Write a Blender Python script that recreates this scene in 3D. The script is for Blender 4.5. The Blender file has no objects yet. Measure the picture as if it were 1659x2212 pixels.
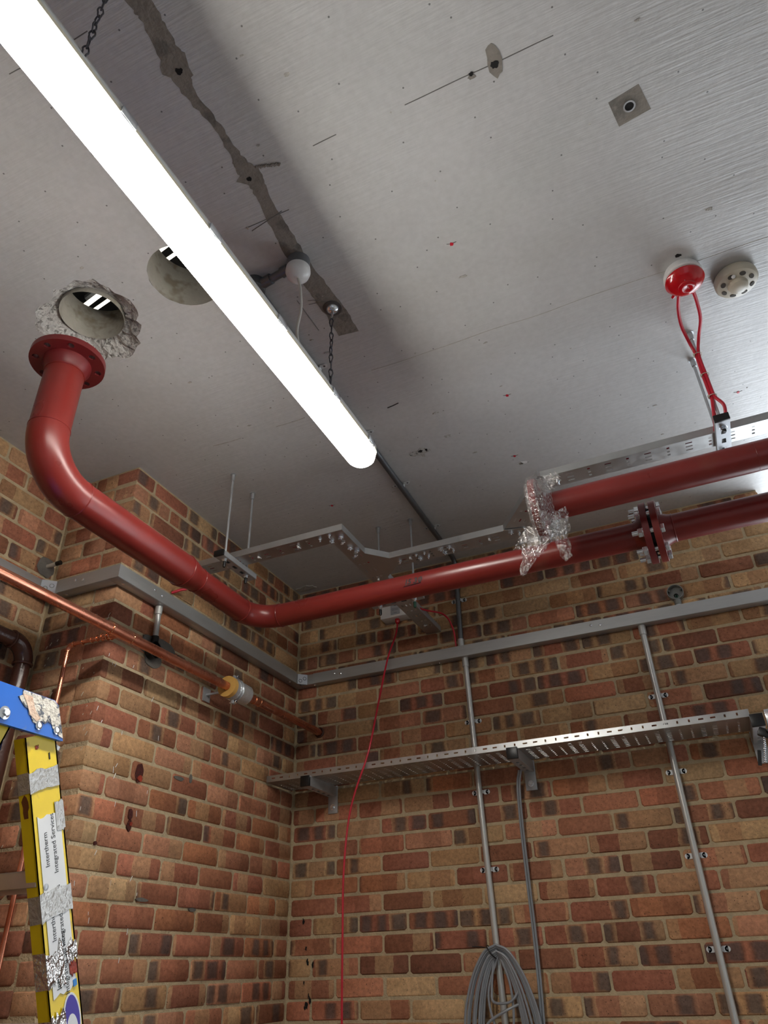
import bpy, bmesh, math, random
from mathutils import Vector, Matrix, noise as mnoise
random.seed(7)
SC = bpy.context.scene
COL = SC.collection
PI = math.pi

# ------------------------------------------------------------------ camera
CAM_POS = Vector((1.8610, -3.1747, 1.5527))
YAW, PITCH, ROLL = 0.399914, 0.567503, -0.033432
F_PX, FW, FH = 1569.63, 1659.0, 2212.0
cam_d = bpy.data.cameras.new('camera')
cam_d.sensor_fit = 'VERTICAL'
cam_d.sensor_height = 32.0
cam_d.lens = F_PX / FH * 32.0
cam_d.clip_start = 0.02
cam = bpy.data.objects.new('camera', cam_d)
COL.objects.link(cam)
ca, sa, cb, sb, cc, sc_ = (math.cos(YAW), math.sin(YAW), math.cos(PITCH), math.sin(PITCH),
                           math.cos(ROLL), math.sin(ROLL))
fwd = Vector((-sa * cb, ca * cb, sb))
r0 = Vector((ca, sa, 0)); u0 = r0.cross(fwd)
rt = cc * r0 + sc_ * u0; up = -sc_ * r0 + cc * u0
m = Matrix((rt, up, -fwd)).transposed().to_4x4()
m.translation = CAM_POS
cam.matrix_world = m
SC.camera = cam

# ------------------------------------------------------------------ world, daylight, added fill, exposure
w = bpy.data.worlds.new('world'); SC.world = w
w.use_nodes = True
bg = w.node_tree.nodes['Background']
bg.inputs[0].default_value = (0.62, 0.76, 1.0, 1)
bg.inputs[1].default_value = 0.3
def area(name, loc, rot, sx, sy, power, col):
    l = bpy.data.lights.new(name, 'AREA'); l.shape = 'RECTANGLE'
    l.size = sx; l.size_y = sy; l.energy = power; l.color = col
    o = bpy.data.objects.new(name, l); o.location = loc; o.rotation_euler = rot
    COL.objects.link(o); return o
# daylight entering by the window in the back wall, right of the brickwork
area('window_daylight', (2.92, 0.335, 2.02), (math.radians(-90), 0, 0), 1.14, 2.5, 84.0, (0.86, 0.93, 1.0))
# weak fill lamp added at an unseen rear opening, behind the camera
area('rear_fill', (3.3, -4.75, 1.5), (math.radians(90), 0, math.radians(0)), 1.6, 2.0, 3.0, (1.0, 0.95, 0.88))
SC.view_settings.view_transform = 'Standard'
SC.view_settings.look = 'None'
SC.view_settings.gamma = 1.0
SC.view_settings.use_curve_mapping = False
SC.view_settings.exposure = -0.06
SC.cycles.use_denoising = True
SC.cycles.max_bounces = 6; SC.cycles.diffuse_bounces = 3; SC.cycles.glossy_bounces = 3; SC.cycles.transmission_bounces = 3; SC.cycles.transparent_max_bounces = 6
SC.cycles.caustics_reflective = False; SC.cycles.caustics_refractive = False
SC.cycles.use_adaptive_sampling = True; SC.cycles.adaptive_threshold = 0.03
LED_STRENGTH = 56.0

# ------------------------------------------------------------------ helpers
HC = 3.351        # ceiling height
def lin(c):
    return tuple(((x / 255.0) / 12.92 if x / 255.0 <= 0.04045 else ((x / 255.0 + 0.055) / 1.055) ** 2.4) for x in c)

def nd(nt, t, **kw):
    n = nt.nodes.new(t)
    for k, v in kw.items():
        if k == 'ins':
            for i, val in v.items(): n.inputs[i].default_value = val
        else: setattr(n, k, v)
    return n
MATS = {}
def pm(name, rgb, rough=0.5, metal=0.0, var=0.12, vscale=14.0, bump=0.0, bscale=60.0, spec=0.5,
       rvar=0.0, stain=None, smask=(0.55, 0.65), sscale=9.0, coat=0.0, stretch=(1, 1, 1), alpha=1.0):
    """procedural principled material with noise tone, roughness and optional stain colour"""
    if name in MATS: return MATS[name]
    M = bpy.data.materials.new(name); M.use_nodes = True
    nt = M.node_tree; L = nt.links
    b = nt.nodes['Principled BSDF']
    b.inputs['Roughness'].default_value = rough
    b.inputs['Metallic'].default_value = metal
    b.inputs['Specular IOR Level'].default_value = spec
    b.inputs['Coat Weight'].default_value = coat
    b.inputs['Alpha'].default_value = alpha
    tc = nd(nt, 'ShaderNodeTexCoord')
    mp = nd(nt, 'ShaderNodeMapping'); mp.inputs['Scale'].default_value = stretch
    L.new(tc.outputs['Object'], mp.inputs[0])
    n1 = nd(nt, 'ShaderNodeTexNoise', ins={'Scale': vscale, 'Detail': 3.0, 'Roughness': 0.6})
    L.new(mp.outputs[0], n1.inputs['Vector'])
    c = lin(rgb)
    mr = nd(nt, 'ShaderNodeMapRange', ins={1: 0.25, 2: 0.75, 3: 1 - var, 4: 1 + var})
    L.new(n1.outputs['Fac'], mr.inputs[0])
    mul = nd(nt, 'ShaderNodeMix', data_type='RGBA', blend_type='MULTIPLY')
    mul.inputs[0].default_value = 1.0
    mul.inputs[6].default_value = (*c, 1)
    L.new(mr.outputs[0], mul.inputs[7])
    out = mul.outputs[2]
    if stain:
        n2 = nd(nt, 'ShaderNodeTexNoise', ins={'Scale': sscale, 'Detail': 3.0, 'Roughness': 0.65})
        L.new(tc.outputs['Object'], n2.inputs['Vector'])
        m2 = nd(nt, 'ShaderNodeMapRange', ins={1: smask[0], 2: smask[1], 3: 0.0, 4: 1.0})
        L.new(n2.outputs['Fac'], m2.inputs[0])
        mx = nd(nt, 'ShaderNodeMix', data_type='RGBA')
        L.new(m2.outputs[0], mx.inputs[0]); L.new(out, mx.inputs[6])
        mx.inputs[7].default_value = (*lin(stain), 1)
        out = mx.outputs[2]
    L.new(out, b.inputs['Base Color'])
    if rvar:
        m3 = nd(nt, 'ShaderNodeMapRange', ins={1: 0.3, 2: 0.7, 3: max(0, rough - rvar), 4: min(1, rough + rvar)})
        L.new(n1.outputs['Fac'], m3.inputs[0]); L.new(m3.outputs[0], b.inputs['Roughness'])
    if bump:
        n4 = nd(nt, 'ShaderNodeTexNoise', ins={'Scale': bscale, 'Detail': 2.0})
        L.new(mp.outputs[0], n4.inputs['Vector'])
        bp = nd(nt, 'ShaderNodeBump', ins={'Strength': bump, 'Distance': 0.01})
        L.new(n4.outputs['Fac'], bp.inputs['Height']); L.new(bp.outputs[0], b.inputs['Normal'])
    MATS[name] = M
    return M

class MB:
    """collects shapes in world space; build() links them as one mesh object"""
    def __init__(s): s.v = []; s.f = []
    def add(s, vs, fs):
        o = len(s.v); s.v += [Vector(x) for x in vs]; s.f += [tuple(i + o for i in f) for f in fs]; return s
    def box(s, c, size, M=None, bev=0.0):
        x, y, z = [d / 2 for d in size]
        if bev > 0:
            bm = bmesh.new(); bmesh.ops.create_cube(bm, size=1)
            for v in bm.verts: v.co = Vector((v.co.x * 2 * x, v.co.y * 2 * y, v.co.z * 2 * z))
            bmesh.ops.bevel(bm, geom=bm.edges[:], offset=bev, segments=2, affect='EDGES', profile=0.5)
            bm.verts.index_update()
            vs = [v.co.copy() for v in bm.verts]; fs = [[v.index for v in f.verts] for f in bm.faces]; bm.free()
        else:
            vs = [Vector((a * x, b * y, d * z)) for d in (-1, 1) for a, b in ((-1, -1), (1, -1), (1, 1), (-1, 1))]
            fs = [(3, 2, 1, 0), (4, 5, 6, 7), (0, 1, 5, 4), (1, 2, 6, 5), (2, 3, 7, 6), (3, 0, 4, 7)]
        if M is not None: vs = [M @ q for q in vs]
        return s.add([q + Vector(c) for q in vs], fs)
    def bb(s, a, b, bev=0.0):
        a = Vector(a); b = Vector(b); d = b - a
        return s.box((a + b) / 2, (abs(d.x), abs(d.y), abs(d.z)), None, bev)
    def lathe(s, p0, axis, prof, n=24, caps=True, ref=None, jit=0.0):
        """prof: list of (distance along axis, radius)"""
        ax = Vector(axis).normalized(); p0 = Vector(p0)
        a = (Vector(ref) if ref else (Vector((0, 0, 1)) if abs(ax.z) < 0.9 else Vector((1, 0, 0))))
        u = (a - ax * a.dot(ax)).normalized(); v = ax.cross(u)
        vs, fs = [], []
        for t, r in prof:
            for i in range(n):
                th = 2 * PI * i / n
                vs.append(p0 + ax * t + (u * math.cos(th) + v * math.sin(th)) * (r * (1 + random.uniform(-jit, jit))))
        for k in range(len(prof) - 1):
            for i in range(n):
                j = (i + 1) % n
                fs.append((k * n + i, k * n + j, (k + 1) * n + j, (k + 1) * n + i))
        if caps:
            fs.append(tuple(reversed(range(n)))); fs.append(tuple(range((len(prof) - 1) * n, len(prof) * n)))
        return s.add(vs, fs)
    def cyl(s, p0, p1, r, n=20, r1=None, caps=True):
        p0 = Vector(p0); p1 = Vector(p1); d = p1 - p0
        return s.lathe(p0, d, [(0, r), (d.length, r if r1 is None else r1)], n, caps)
    def tube(s, pts, r, n=10, caps=True, closed=False):
        P = [Vector(p) for p in pts]; N = len(P)
        T = []
        for i in range(N):
            if closed: t = P[(i + 1) % N] - P[i - 1]
            else: t = P[min(i + 1, N - 1)] - P[max(i - 1, 0)]
            T.append(t.normalized())
        a = Vector((0, 0, 1)) if abs(T[0].z) < 0.9 else Vector((1, 0, 0))
        u = (a - T[0] * a.dot(T[0])).normalized()
        vs, fs = [], []
        for i in range(N):
            u = (u - T[i] * u.dot(T[i])).normalized(); v = T[i].cross(u)
            rr = r[i] if isinstance(r, (list, tuple)) else r
            for k in range(n):
                th = 2 * PI * k / n
                vs.append(P[i] + (u * math.cos(th) + v * math.sin(th)) * rr)
        for i in range(N if closed else N - 1):
            i2 = (i + 1) % N
            for k in range(n):
                j = (k + 1) % n
                fs.append((i * n + k, i * n + j, i2 * n + j, i2 * n + k))
        if caps and not closed:
            fs.append(tuple(reversed(range(n)))); fs.append(tuple(range((N - 1) * n, N * n)))
        return s.add(vs, fs)
    def torus(s, c, axis, R, r, n=28, k=8):
        ax = Vector(axis).normalized()
        a = Vector((0, 0, 1)) if abs(ax.z) < 0.9 else Vector((1, 0, 0))
        u = (a - ax * a.dot(ax)).normalized(); v = ax.cross(u)
        return s.tube([Vector(c) + (u * math.cos(2 * PI * i / n) + v * math.sin(2 * PI * i / n)) * R for i in range(n)], r, k, closed=True)
    def hexp(s, p0, axis, t, r):
        return s.lathe(p0, axis, [(0, r * 0.93), (t * 0.12, r), (t * 0.85, r), (t, r * 0.9)], 6)
    def blob(s, c, R, n=14, jit=0.25, seed=0, nrm=(0, 0, -1), t=0.0008, asp=(1, 1), ref=None):
        """irregular flat patch with a small thickness, facing nrm"""
        rnd = random.Random(seed); nz = Vector(nrm).normalized()
        a = Vector(ref) if ref else (Vector((1, 0, 0)) if abs(nz.x) < 0.9 else Vector((0, 1, 0)))
        u = (a - nz * a.dot(nz)).normalized(); v = nz.cross(u); c = Vector(c)
        ring = [R * (1 + rnd.uniform(-jit, jit)) for _ in range(n)]
        if n >= 20:
            for _ in range(2): ring = [(ring[i - 1] + 1.2 * ring[i] + ring[(i + 1) % n]) / 3.2 for i in range(n)]
        o = [c + (u * math.cos(2 * PI * i / n) * asp[0] + v * math.sin(2 * PI * i / n) * asp[1]) * ring[i] for i in range(n)]
        vs = [q + nz * t for q in o] + [q - nz * 0.002 for q in o]
        fs = [tuple(range(n))] + [(i, n + i, n + (i + 1) % n, (i + 1) % n) for i in range(n)]
        return s.add(vs, fs)
    def poly(s, pts, nrm, t=0.0008):
        nz = Vector(nrm).normalized(); n = len(pts); P = [Vector(p) for p in pts]
        vs = [q + nz * t for q in P] + [q - nz * 0.001 for q in P]
        fs = [tuple(range(n)), tuple(reversed(range(n, 2 * n)))] + [(i, n + i, n + (i + 1) % n, (i + 1) % n) for i in range(n)]
        return s.add(vs, fs)
    def build(s, name, mat, parent=None, smooth=True, ang=38):
        off = Vector((0, 0, 0)); p = parent
        while p is not None: off += p.location; p = p.parent
        me = bpy.data.meshes.new(name)
        me.from_pydata([tuple(v - off) for v in s.v], [], s.f)
        bm = bmesh.new(); bm.from_mesh(me); bmesh.ops.recalc_face_normals(bm, faces=bm.faces[:]); bm.to_mesh(me); bm.free()
        me.materials.append(mat if not isinstance(mat, str) else MATS[mat])
        if smooth:
            for q in me.polygons: q.use_smooth = True
            me.set_sharp_from_angle(angle=math.radians(ang))
        o = bpy.data.objects.new(name, me); COL.objects.link(o)
        if parent is not None: o.parent = parent
        return o

def tag(o, label=None, cat=None, group=None, kind=None):
    if label: o['label'] = label
    if cat: o['category'] = cat
    if group: o['group'] = group
    if kind: o['kind'] = kind
    return o
def thing(name, loc, label, cat, group=None):
    o = bpy.data.objects.new(name, None); o.empty_display_size = 0.05
    o.location = loc; COL.objects.link(o)
    return tag(o, label, cat, group)
def text_mb(txt, size, f, bold=0.0):
    """mesh of flat lettering; f maps (u,v) in metres to world"""
    c = bpy.data.curves.new('lettering', 'FONT'); c.body = txt; c.size = size; c.resolution_u = 3; c.offset = bold
    t = bpy.data.objects.new('lettering', c); COL.objects.link(t)
    bpy.context.view_layer.update()
    me = bpy.data.meshes.new_from_object(t.evaluated_get(bpy.context.evaluated_depsgraph_get()))
    mb = MB(); mb.add([f(v.co.x, v.co.y) for v in me.vertices], [tuple(q.vertices) for q in me.polygons])
    wd = max(v.co.x for v in me.vertices)
    bpy.data.objects.remove(t); bpy.data.curves.remove(c); bpy.data.meshes.remove(me)
    return mb, wd
def bez(p0, p1, p2, p3, n=12):
    p0, p1, p2, p3 = map(Vector, (p0, p1, p2, p3)); r = []
    for i in range(n + 1):
        t = i / n; q = 1 - t
        r.append(p0 * q ** 3 + p1 * 3 * q * q * t + p2 * 3 * q * t * t + p3 * t ** 3)
    return r
def spline(pts, n=8):
    P = [Vector(p) for p in pts]; P = [P[0] * 2 - P[1]] + P + [P[-1] * 2 - P[-2]]; r = []
    for i in range(1, len(P) - 2):
        a, b, c, d = P[i - 1:i + 3]
        for k in range(n):
            t = k / n
            r.append(0.5 * ((2 * b) + (c - a) * t + (2 * a - 5 * b + 4 * c - d) * t * t + (3 * b - a - 3 * c + d) * t ** 3))
    r.append(P[-2]); return r
def arc(c, u, v, R, a0, a1, n=14):
    c, u, v = Vector(c), Vector(u), Vector(v)
    return [c + (u * math.cos(a0 + (a1 - a0) * i / n) + v * math.sin(a0 + (a1 - a0) * i / n)) * R for i in range(n + 1)]

# ------------------------------------------------------------------ materials
GALV = pm('galvanised_steel', (182, 186, 190), 0.42, 0.55, 0.10, 30, 0.02, 200, rvar=0.08)
TRUNK = pm('trunking_steel', (176, 178, 178), 0.42, 0.6, 0.06, 12, 0.0, rvar=0.06, stretch=(1, 1, 6))
TRAY = pm('tray_steel', (186, 188, 188), 0.36, 0.88, 0.06, 20, rvar=0.06)
ZINC = pm('bright_zinc', (224, 230, 236), 0.18, 0.88, 0.08, 40, rvar=0.06)
CONDUIT = pm('conduit_steel', (198, 200, 198), 0.32, 0.45, 0.02, 30)
SADDLE = pm('saddle_zinc', (216, 220, 222), 0.3, 0.3, 0.05)
BOXG = pm('box_casting_grey', (132, 134, 130), 0.5, 0.3, 0.06)
DCONDUIT = pm('dull_conduit_steel', (112, 116, 120), 0.40, 0.75, 0.10, 30, rvar=0.08)
RED = pm('red_oxide_paint', (114, 34, 29), 0.32, 0.0, 0.10, 7, 0.015, 260, rvar=0.06, stain=(120, 70, 55), smask=(0.66, 0.80), sscale=3.0)
REDF = pm('dark_red_oxide_paint', (100, 28, 30), 0.36, 0.0, 0.10, 9, 0.015, 260)
COPPER = pm('copper', (206, 136, 110), 0.26, 0.88, 0.10, 12, rvar=0.08, stain=(160, 88, 62), smask=(0.5, 0.7), sscale=6)
SOLDER = pm('bright_copper', (240, 176, 130), 0.14, 1.0, 0.05)
BLACK = pm('black_plastic', (16, 17, 18), 0.38, 0.0, 0.1)
WHITE = pm('white_plastic', (226, 226, 226), 0.32, 0.0, 0.03)
CREAM = pm('cream_plastic', (194, 187, 170), 0.34, 0.0, 0.04)
GREYP = pm('grey_plastic', (104, 106, 110), 0.5, 0.0, 0.06)
REDP = pm('red_plastic', (190, 6, 24), 0.16, 0.0, 0.06, 20, coat=0.4)
REDC = pm('red_cable_sheath', (196, 30, 52), 0.42, 0.0, 0.05)
GREYC = pm('grey_cable_sheath', (142, 146, 152), 0.42, 0.0, 0.06)
FLEX = pm('white_flex_sheath', (196, 194, 188), 0.4, 0.0, 0.04)
GREEN = pm('green_plastic', (30, 84, 66), 0.45, 0.0, 0.06)
EARTH = pm('earth_wire_yellow', (200, 190, 40), 0.45)
YELLOW = pm('yellow_fibreglass', (236, 204, 20), 0.42, 0.0, 0.05, 22, 0.02, 300, stain=(150, 104, 30), smask=(0.66, 0.74), sscale=11)
BLUE = pm('blue_moulding', (20, 104, 206), 0.36, 0.0, 0.06, 10, stain=(90, 120, 170), smask=(0.66, 0.74), sscale=24)
DBLUE = pm('dark_blue_moulding', (12, 30, 92), 0.5)
SPLAT = pm('dried_plaster_splash', (222, 216, 204), 0.8, 0.0, 0.10, 50, 0.5, 120, stain=(96, 100, 110), smask=(0.52, 0.58), sscale=46)
SPLATO = pm('peach_plaster_smear', (226, 198, 176), 0.8, 0.0, 0.10, 40, 0.4, 90, stain=(200, 140, 104), smask=(0.5, 0.62), sscale=20)
TAPE = pm('silver_tape', (172, 170, 166), 0.36, 0.45, 0.08, 60, 0.35, 90, rvar=0.08)
FOIL = pm('crumpled_foil_tape', (210, 208, 206), 0.18, 0.85, 0.10, 60, 1.0, 70, rvar=0.05)
STICK = pm('white_sticker', (226, 228, 230), 0.45, 0.0, 0.03, 30)
INK = pm('black_ink', (34, 34, 36), 0.6)
PURPLE = pm('purple_print', (62, 44, 160), 0.5)
BLUEP = pm('blue_print', (40, 130, 210), 0.5)
MASTIC = pm('red_sealant', (150, 52, 30), 0.5, 0.0, 0.3, 60, 0.5, 100)
RUST = pm('rust_red_hole', (70, 18, 10), 0.7, 0.0, 0.5, 120, 0.6, 160)
DARK = pm('drill_hole_shadow', (18, 17, 16), 0.9)
WOOD = pm('phenolic_insert', (206, 160, 84), 0.6, 0.0, 0.10, 40)
BROWN = pm('brown_gloss_paint', (74, 46, 38), 0.24, 0.0, 0.14, 24, 0.08, 120)
CONC = pm('bare_concrete', (134, 128, 120), 0.85, 0.0, 0.16, 30, 0.25, 90, stain=(112, 108, 102), sscale=16)
CORE = pm('cut_concrete_core', (170, 166, 156), 0.75, 0.0, 0.14, 18, 0.15, 120, stain=(140, 132, 116), sscale=10)
RUBBLE = pm('broken_concrete', (186, 184, 180), 0.9, 0.0, 0.25, 60, 1.0, 70, stain=(122, 120, 116), smask=(0.52, 0.62), sscale=60)
PATCHM = pm('grey_mortar_smear', (104, 100, 94), 0.9, 0.0, 0.16, 24, 0.4, 120)
CLEARB = pm('grey_label', (170, 172, 178), 0.6)
PENCIL = pm('pencil_mark', (112, 110, 108), 0.8)
FLOORM = pm('floor_concrete', (128, 124, 118), 0.7, 0.0, 0.14, 3, 0.1, 60)
PLASTER = pm('white_painted_plaster', (214, 212, 206), 0.6, 0.0, 0.06, 5, 0.1, 60)
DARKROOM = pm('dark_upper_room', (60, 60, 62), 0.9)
ALU = pm('aluminium', (190, 186, 178), 0.35, 0.85, 0.06, 30, stretch=(1, 8, 1))
PALE = pm('pale_ceiling_patch', (176, 172, 166), 0.7, 0.0, 0.10, 60, 0.5, 150)

def brick_material():
    M = bpy.data.materials.new('multi_stock_brick'); M.use_nodes = True
    nt = M.node_tree; L = nt.links; b = nt.nodes['Principled BSDF']
    oi = nd(nt, 'ShaderNodeObjectInfo'); tc = nd(nt, 'ShaderNodeTexCoord')
    sx = nd(nt, 'ShaderNodeSeparateXYZ'); L.new(tc.outputs['Object'], sx.inputs[0])
    rnd = nd(nt, 'ShaderNodeMath', operation='MULTIPLY'); L.new(oi.outputs['Random'], rnd.inputs[0]); rnd.inputs[1].default_value = 37.0
    vo = nd(nt, 'ShaderNodeVectorMath', operation='ADD'); L.new(tc.outputs['Object'], vo.inputs[0]); L.new(rnd.outputs[0], vo.inputs[1])
    # wobble so that the kiln bands are not ruler straight
    nw = nd(nt, 'ShaderNodeTexNoise', ins={'Scale': 22.0, 'Detail': 3.0}); L.new(vo.outputs[0], nw.inputs['Vector'])
    wx = nd(nt, 'ShaderNodeMath', operation='MULTIPLY_ADD', ins={1: 0.020}); L.new(nw.outputs['Fac'], wx.inputs[0]); L.new(sx.outputs['X'], wx.inputs[2])
    wv = nd(nt, 'ShaderNodeMath', operation='MULTIPLY_ADD', ins={1: 12.5}); L.new(wx.outputs[0], wv.inputs[0]); L.new(rnd.outputs[0], wv.inputs[2])
    v1 = nd(nt, 'ShaderNodeTexVoronoi', voronoi_dimensions='1D', feature='F1', ins={'Scale': 1.0, 'Randomness': 0.55}); L.new(wv.outputs[0], v1.inputs['W'])
    v2 = nd(nt, 'ShaderNodeTexVoronoi', voronoi_dimensions='1D', feature='DISTANCE_TO_EDGE', ins={'Scale': 1.0, 'Randomness': 0.55}); L.new(wv.outputs[0], v2.inputs['W'])
    sc = nd(nt, 'ShaderNodeSeparateColor'); L.new(v1.outputs['Color'], sc.inputs[0])
    # tan bands
    tb = nd(nt, 'ShaderNodeMath', operation='LESS_THAN', ins={1: 0.34}); L.new(sc.outputs[0], tb.inputs[0])
    ta = nd(nt, 'ShaderNodeMath', operation='MULTIPLY', ins={1: 0.55}); L.new(tb.outputs[0], ta.inputs[0])
    mx1 = nd(nt, 'ShaderNodeMix', data_type='RGBA'); L.new(ta.outputs[0], mx1.inputs[0]); L.new(oi.outputs['Color'], mx1.inputs[6])
    mx1.inputs[7].default_value = (*lin((190, 156, 116)), 1)
    # deeper red brown bands
    rb = nd(nt, 'ShaderNodeMath', operation='GREATER_THAN', ins={1: 0.70}); L.new(sc.outputs[0], rb.inputs[0])
    ra = nd(nt, 'ShaderNodeMath', operation='MULTIPLY', ins={1: 0.42}); L.new(rb.outputs[0], ra.inputs[0])
    mx2 = nd(nt, 'ShaderNodeMix', data_type='RGBA'); L.new(ra.outputs[0], mx2.inputs[0]); L.new(mx1.outputs[2], mx2.inputs[6])
    mx2.inputs[7].default_value = (*lin((136, 88, 66)), 1)
    # dark kiln kisses
    dk = nd(nt, 'ShaderNodeMath', operation='LESS_THAN'); L.new(sc.outputs[1], dk.inputs[0]); L.new(oi.outputs['Alpha'], dk.inputs[1])
    de = nd(nt, 'ShaderNodeMapRange', ins={1: 0.06, 2: 0.22, 3: 0, 4: 1}); L.new(v2.outputs['Distance'], de.inputs[0])
    az = nd(nt, 'ShaderNodeMath', operation='ABSOLUTE'); L.new(sx.outputs['Z'], az.inputs[0])
    zn = nd(nt, 'ShaderNodeMath', operation='MULTIPLY_ADD', ins={1: 0.014}); L.new(nw.outputs['Fac'], zn.inputs[0]); L.new(az.outputs[0], zn.inputs[2])
    dz = nd(nt, 'ShaderNodeMapRange', ins={1: 0.0395, 2: 0.031, 3: 0, 4: 1}); L.new(zn.outputs[0], dz.inputs[0])
    m1 = nd(nt, 'ShaderNodeMath', operation='MULTIPLY'); L.new(dk.outputs[0], m1.inputs[0]); L.new(de.outputs[0], m1.inputs[1])
    m2 = nd(nt, 'ShaderNodeMath', operation='MULTIPLY'); L.new(m1.outputs[0], m2.inputs[0]); L.new(dz.outputs[0], m2.inputs[1])
    # halo: brown ring, grey heart
    hr = nd(nt, 'ShaderNodeMapRange', ins={1: 0.15, 2: 0.34, 3: 0, 4: 1}); L.new(v2.outputs['Distance'], hr.inputs[0])
    dcol = nd(nt, 'ShaderNodeMix', data_type='RGBA'); L.new(hr.outputs[0], dcol.inputs[0])
    dcol.inputs[6].default_value = (*lin((112, 78, 62)), 1); dcol.inputs[7].default_value = (*lin((88, 78, 74)), 1)
    dm = nd(nt, 'ShaderNodeMath', operation='MULTIPLY', ins={1: 0.82}); L.new(m2.outputs[0], dm.inputs[0])
    mx3 = nd(nt, 'ShaderNodeMix', data_type='RGBA'); L.new(dm.outputs[0], mx3.inputs[0]); L.new(mx2.outputs[2], mx3.inputs[6]); L.new(dcol.outputs[2], mx3.inputs[7])
    # grain
    n2 = nd(nt, 'ShaderNodeTexNoise', ins={'Scale': 70.0, 'Detail': 4.0, 'Roughness': 0.7}); L.new(vo.outputs[0], n2.inputs['Vector'])
    g = nd(nt, 'ShaderNodeMapRange', ins={1: 0.3, 2: 0.7, 3: 0.72, 4: 1.24}); L.new(n2.outputs['Fac'], g.inputs[0])
    mx4 = nd(nt, 'ShaderNodeMix', data_type='RGBA', blend_type='MULTIPLY'); mx4.inputs[0].default_value = 1
    L.new(mx3.outputs[2], mx4.inputs[6]); L.new(g.outputs[0], mx4.inputs[7])
    # sparse dark pits
    n3 = nd(nt, 'ShaderNodeTexNoise', ins={'Scale': 190.0, 'Detail': 1.0}); L.new(vo.outputs[0], n3.inputs['Vector'])
    pt = nd(nt, 'ShaderNodeMapRange', ins={1: 0.70, 2: 0.74, 3: 0, 4: 0.8}); L.new(n3.outputs['Fac'], pt.inputs[0])
    mx5 = nd(nt, 'ShaderNodeMix', data_type='RGBA'); L.new(pt.outputs[0], mx5.inputs[0]); L.new(mx4.outputs[2], mx5.inputs[6])
    mx5.inputs[7].default_value = (*lin((46, 34, 30)), 1)
    L.new(mx5.outputs[2], b.inputs['Base Color'])
    b.inputs['Roughness'].default_value = 0.82; b.inputs['Specular IOR Level'].default_value = 0.3
    bp = nd(nt, 'ShaderNodeBump', ins={'Strength': 0.35, 'Distance': 0.004}); L.new(n2.outputs['Fac'], bp.inputs['Height']); L.new(bp.outputs[0], b.inputs['Normal'])
    return M
BRICK = brick_material()
MORTAR = pm('sand_cement_mortar', (186, 168, 136), 0.9, 0.0, 0.16, 26, 0.5, 110, stain=(170, 156, 130), smask=(0.55, 0.72), sscale=14)

def ceiling_material():
    M = bpy.data.materials.new('painted_concrete_soffit'); M.use_nodes = True
    nt = M.node_tree; L = nt.links; b = nt.nodes['Principled BSDF']
    tc = nd(nt, 'ShaderNodeTexCoord')
    mp = nd(nt, 'ShaderNodeMapping'); mp.inputs['Scale'].default_value = (5.0, 70.0, 1.0); mp.inputs['Rotation'].default_value = (0, 0, math.radians(4))
    L.new(tc.outputs['Object'], mp.inputs[0])
    st = nd(nt, 'ShaderNodeTexNoise', ins={'Scale': 1.6, 'Detail': 4.0, 'Roughness': 0.6}); L.new(mp.outputs[0], st.inputs['Vector'])
    bl = nd(nt, 'ShaderNodeTexNoise', ins={'Scale': 2.2, 'Detail': 5.0, 'Roughness': 0.6}); L.new(tc.outputs['Object'], bl.inputs['Vector'])
    fi = nd(nt, 'ShaderNodeTexNoise', ins={'Scale': 55.0, 'Detail': 5.0}); L.new(tc.outputs['Object'], fi.inputs['Vector'])
    # shutter-board joints running along x, and streak relief
    r1 = nd(nt, 'ShaderNodeMapRange', ins={1: 0.3, 2: 0.7, 3: 0.93, 4: 1.05}); L.new(bl.outputs['Fac'], r1.inputs[0])
    r2 = nd(nt, 'ShaderNodeMapRange', ins={1: 0.3, 2: 0.7, 3: 0.95, 4: 1.04}); L.new(fi.outputs['Fac'], r2.inputs[0])
    mu = nd(nt, 'ShaderNodeMath', operation='MULTIPLY'); L.new(r1.outputs[0], mu.inputs[0]); L.new(r2.outputs[0], mu.inputs[1])
    mx = nd(nt, 'ShaderNodeMix', data_type='RGBA', blend_type='MULTIPLY'); mx.inputs[0].default_value = 1
    mx.inputs[6].default_value = (*lin((194, 194, 194)), 1); L.new(mu.outputs[0], mx.inputs[7])
    # pin holes
    ph = nd(nt, 'ShaderNodeTexVoronoi', voronoi_dimensions='2D', feature='F1', ins={'Scale': 7.0}); L.new(tc.outputs['Object'], ph.inputs['Vector'])
    p2 = nd(nt, 'ShaderNodeMapRange', ins={1: 0.020, 2: 0.012, 3: 0, 4: 0.8}); L.new(ph.outputs['Distance'], p2.inputs[0])
    mx2 = nd(nt, 'ShaderNodeMix', data_type='RGBA'); L.new(p2.outputs[0], mx2.inputs[0]); L.new(mx.outputs[2], mx2.inputs[6]); mx2.inputs[7].default_value = (*lin((70, 68, 66)), 1)
    L.new(mx2.outputs[2], b.inputs['Base Color'])
    b.inputs['Roughness'].default_value = 0.30; b.inputs['Specular IOR Level'].default_value = 0.5
    ad = nd(nt, 'ShaderNodeMath', operation='ADD'); L.new(st.outputs['Fac'], ad.inputs[0])
    f3 = nd(nt, 'ShaderNodeMath', operation='MULTIPLY', ins={1: 0.35}); L.new(fi.outputs['Fac'], f3.inputs[0]); L.new(f3.outputs[0], ad.inputs[1])
    bp = nd(nt, 'ShaderNodeBump', ins={'Strength': 0.30, 'Distance': 0.006}); L.new(ad.outputs[0], bp.inputs['Height']); L.new(bp.outputs[0], b.inputs['Normal'])
    return M
CEIL = ceiling_material()

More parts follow.
